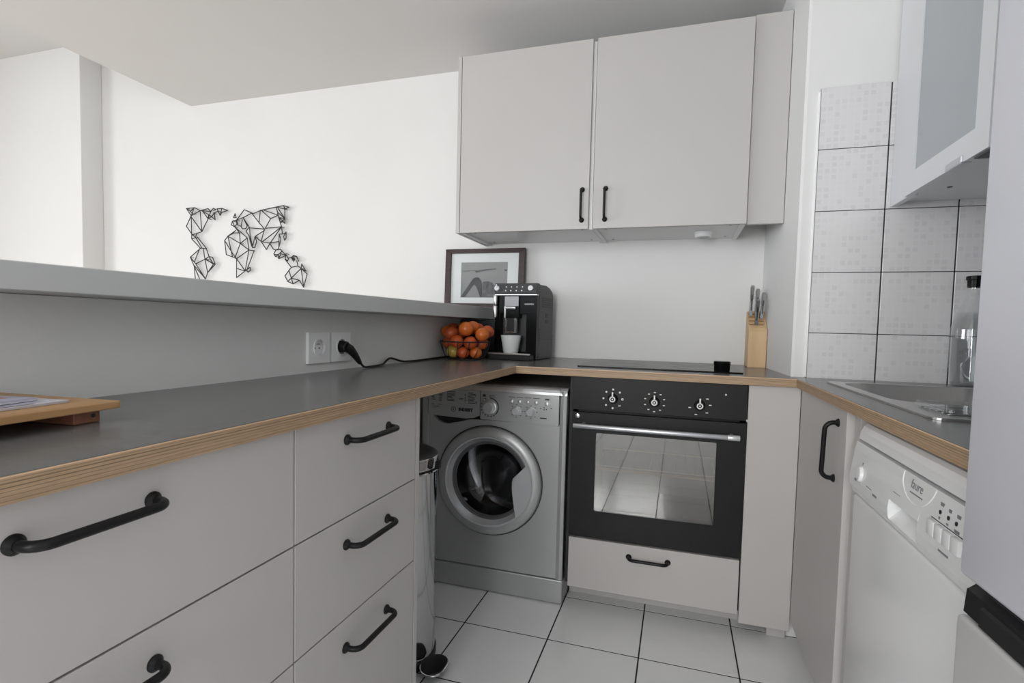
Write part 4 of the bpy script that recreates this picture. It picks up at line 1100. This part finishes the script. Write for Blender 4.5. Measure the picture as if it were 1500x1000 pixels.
ART_EU = [[(-1.969,1.648),(-1.911,1.707),(-1.845,1.681),(-1.788,1.698),(-1.679,1.712),(-1.627,1.718),(-1.59,1.707),(-1.619,1.697),(-1.679,1.712)],[(-1.911,1.707),(-1.857,1.684),(-1.92,1.66),(-1.969,1.648)],[(-1.857,1.684),(-1.803,1.626),(-1.764,1.588),(-1.872,1.598),(-1.92,1.66)],[(-1.794,1.698),(-1.803,1.626)],[(-1.788,1.698),(-1.72,1.647),(-1.758,1.592)],[(-1.764,1.696),(-1.665,1.664),(-1.72,1.647)],[(-1.679,1.712),(-1.665,1.659),(-1.642,1.597),(-1.758,1.592)],[(-1.764,1.588),(-1.788,1.516),(-1.833,1.546),(-1.764,1.58)],[(-1.665,1.702),(-1.619,1.643),(-1.665,1.678)],[(-1.619,1.697),(-1.619,1.615),(-1.656,1.65),(-1.619,1.643)],[(-1.656,1.65),(-1.65,1.621),(-1.619,1.643)],[(-1.65,1.621),(-1.63,1.627)],[(-1.627,1.718),(-1.619,1.697)],[(-1.642,1.597),(-1.776,1.516)],[(-1.642,1.597),(-1.723,1.505),(-1.776,1.513)],[(-1.642,1.597),(-1.636,1.555),(-1.659,1.555),(-1.647,1.527),(-1.659,1.484)],[(-1.659,1.555),(-1.662,1.47),(-1.682,1.464),(-1.7,1.469),(-1.726,1.505)],[(-1.723,1.505),(-1.662,1.513)],[(-1.788,1.516),(-1.75,1.468),(-1.723,1.505)],[(-1.636,1.555),(-1.616,1.559),(-1.61,1.566),(-1.61,1.53),(-1.621,1.519),(-1.627,1.54),(-1.616,1.559)],[(-1.833,1.546),(-1.821,1.517),(-1.833,1.483),(-1.851,1.481),(-1.869,1.552),(-1.872,1.598)],[(-1.833,1.546),(-1.851,1.489),(-1.869,1.552)],[(-1.881,1.598),(-1.899,1.579),(-1.878,1.552),(-1.857,1.489)],[(-1.872,1.598),(-1.881,1.598)],[(-1.969,1.648),(-1.96,1.618),(-1.936,1.609),(-1.927,1.595),(-1.902,1.594),(-1.89,1.61),(-1.92,1.66)],[(-1.936,1.609),(-1.926,1.648)],[(-1.981,1.686),(-1.991,1.662),(-1.972,1.662),(-1.981,1.686)],[(-2.0,1.643),(-1.975,1.647),(-1.966,1.623),(-1.985,1.609),(-2.009,1.619),(-2.0,1.643)],[(-2.0,1.643),(-1.985,1.609)],[(-1.985,1.609),(-1.89,1.54),(-1.878,1.468),(-1.839,1.464),(-1.891,1.354),(-1.906,1.344)],[(-1.985,1.609),(-1.948,1.571),(-1.988,1.572),(-2.035,1.554),(-2.06,1.528),(-2.048,1.444),(-2.001,1.429),(-1.97,1.418),(-1.878,1.468)],[(-1.976,1.586),(-2.035,1.554),(-1.942,1.508),(-1.89,1.54)],[(-1.948,1.571),(-1.942,1.508),(-1.878,1.468)],[(-1.942,1.508),(-1.979,1.43)],[(-2.035,1.554),(-2.001,1.429)],[(-2.06,1.528),(-1.995,1.443),(-1.97,1.418),(-1.971,1.305),(-1.906,1.344),(-1.97,1.418)],[(-1.878,1.468),(-1.906,1.344),(-1.967,1.359)],[(-1.897,1.349),(-1.87,1.366),(-1.864,1.349),(-1.885,1.337),(-1.897,1.349)],[(-1.682,1.464),(-1.697,1.442),(-1.685,1.426),(-1.665,1.437),(-1.638,1.456),(-1.65,1.468),(-1.682,1.464)],[(-1.685,1.426),(-1.691,1.438),(-1.665,1.437)],[(-1.665,1.437),(-1.662,1.413),(-1.61,1.431),(-1.638,1.456)],[(-1.662,1.413),(-1.647,1.442),(-1.61,1.431)],[(-1.61,1.441),(-1.615,1.413),(-1.601,1.398),(-1.592,1.41),(-1.607,1.431)],[(-1.617,1.409),(-1.573,1.362)],[(-1.596,1.415),(-1.573,1.418),(-1.558,1.43),(-1.537,1.425),(-1.522,1.397),(-1.535,1.421),(-1.558,1.43)],[(-1.573,1.418),(-1.558,1.397),(-1.565,1.421),(-1.55,1.402),(-1.556,1.427)],[(-1.535,1.399),(-1.527,1.37)],[(-1.573,1.362),(-1.527,1.37),(-1.505,1.355),(-1.463,1.323),(-1.487,1.247),(-1.516,1.287),(-1.561,1.267),(-1.598,1.281),(-1.617,1.313),(-1.59,1.344),(-1.573,1.362)],[(-1.505,1.355),(-1.573,1.3),(-1.59,1.344)],[(-1.573,1.3),(-1.561,1.267)],[(-1.598,1.281),(-1.573,1.3),(-1.516,1.287)],[(-1.505,1.355),(-1.487,1.247)],[(-1.501,1.38),(-1.471,1.339),(-1.505,1.355),(-1.501,1.38)]]
def art(lines, label):
    t = thing('wire_wall_art', label, 'wall art', (sum(p[0] for p in lines[0]) / len(lines[0]), 0.655, sum(p[1] for p in lines[0]) / len(lines[0])), group='black wire wall art above the bar')
    mb = MB()
    for l in lines:
        for (xa, za), (xb, zb) in zip(l[:-1], l[1:]):
            mb.tube([(xa, 0.652, za), (xb, 0.652, zb)], 0.0028, 6)
        for x, z in l:
            mb.sphere((x, 0.652, z), 0.0029, 6, 4)
    part('wire_frame', mb, 'wire', t, smooth=False)
    st = MB()
    for l in lines[::3]:
        x, z = l[0]
        st.cyl((x, 0.652, z), (x, 0.6748, z), 0.002, n=6)
    part('wall_pins', st, 'wire', t)
art(ART_AM, 'smaller black wire polygon art on the far left wall, shaped like the Americas')
art(ART_EU, 'larger black wire polygon art on the far wall, shaped like Africa and Eurasia')
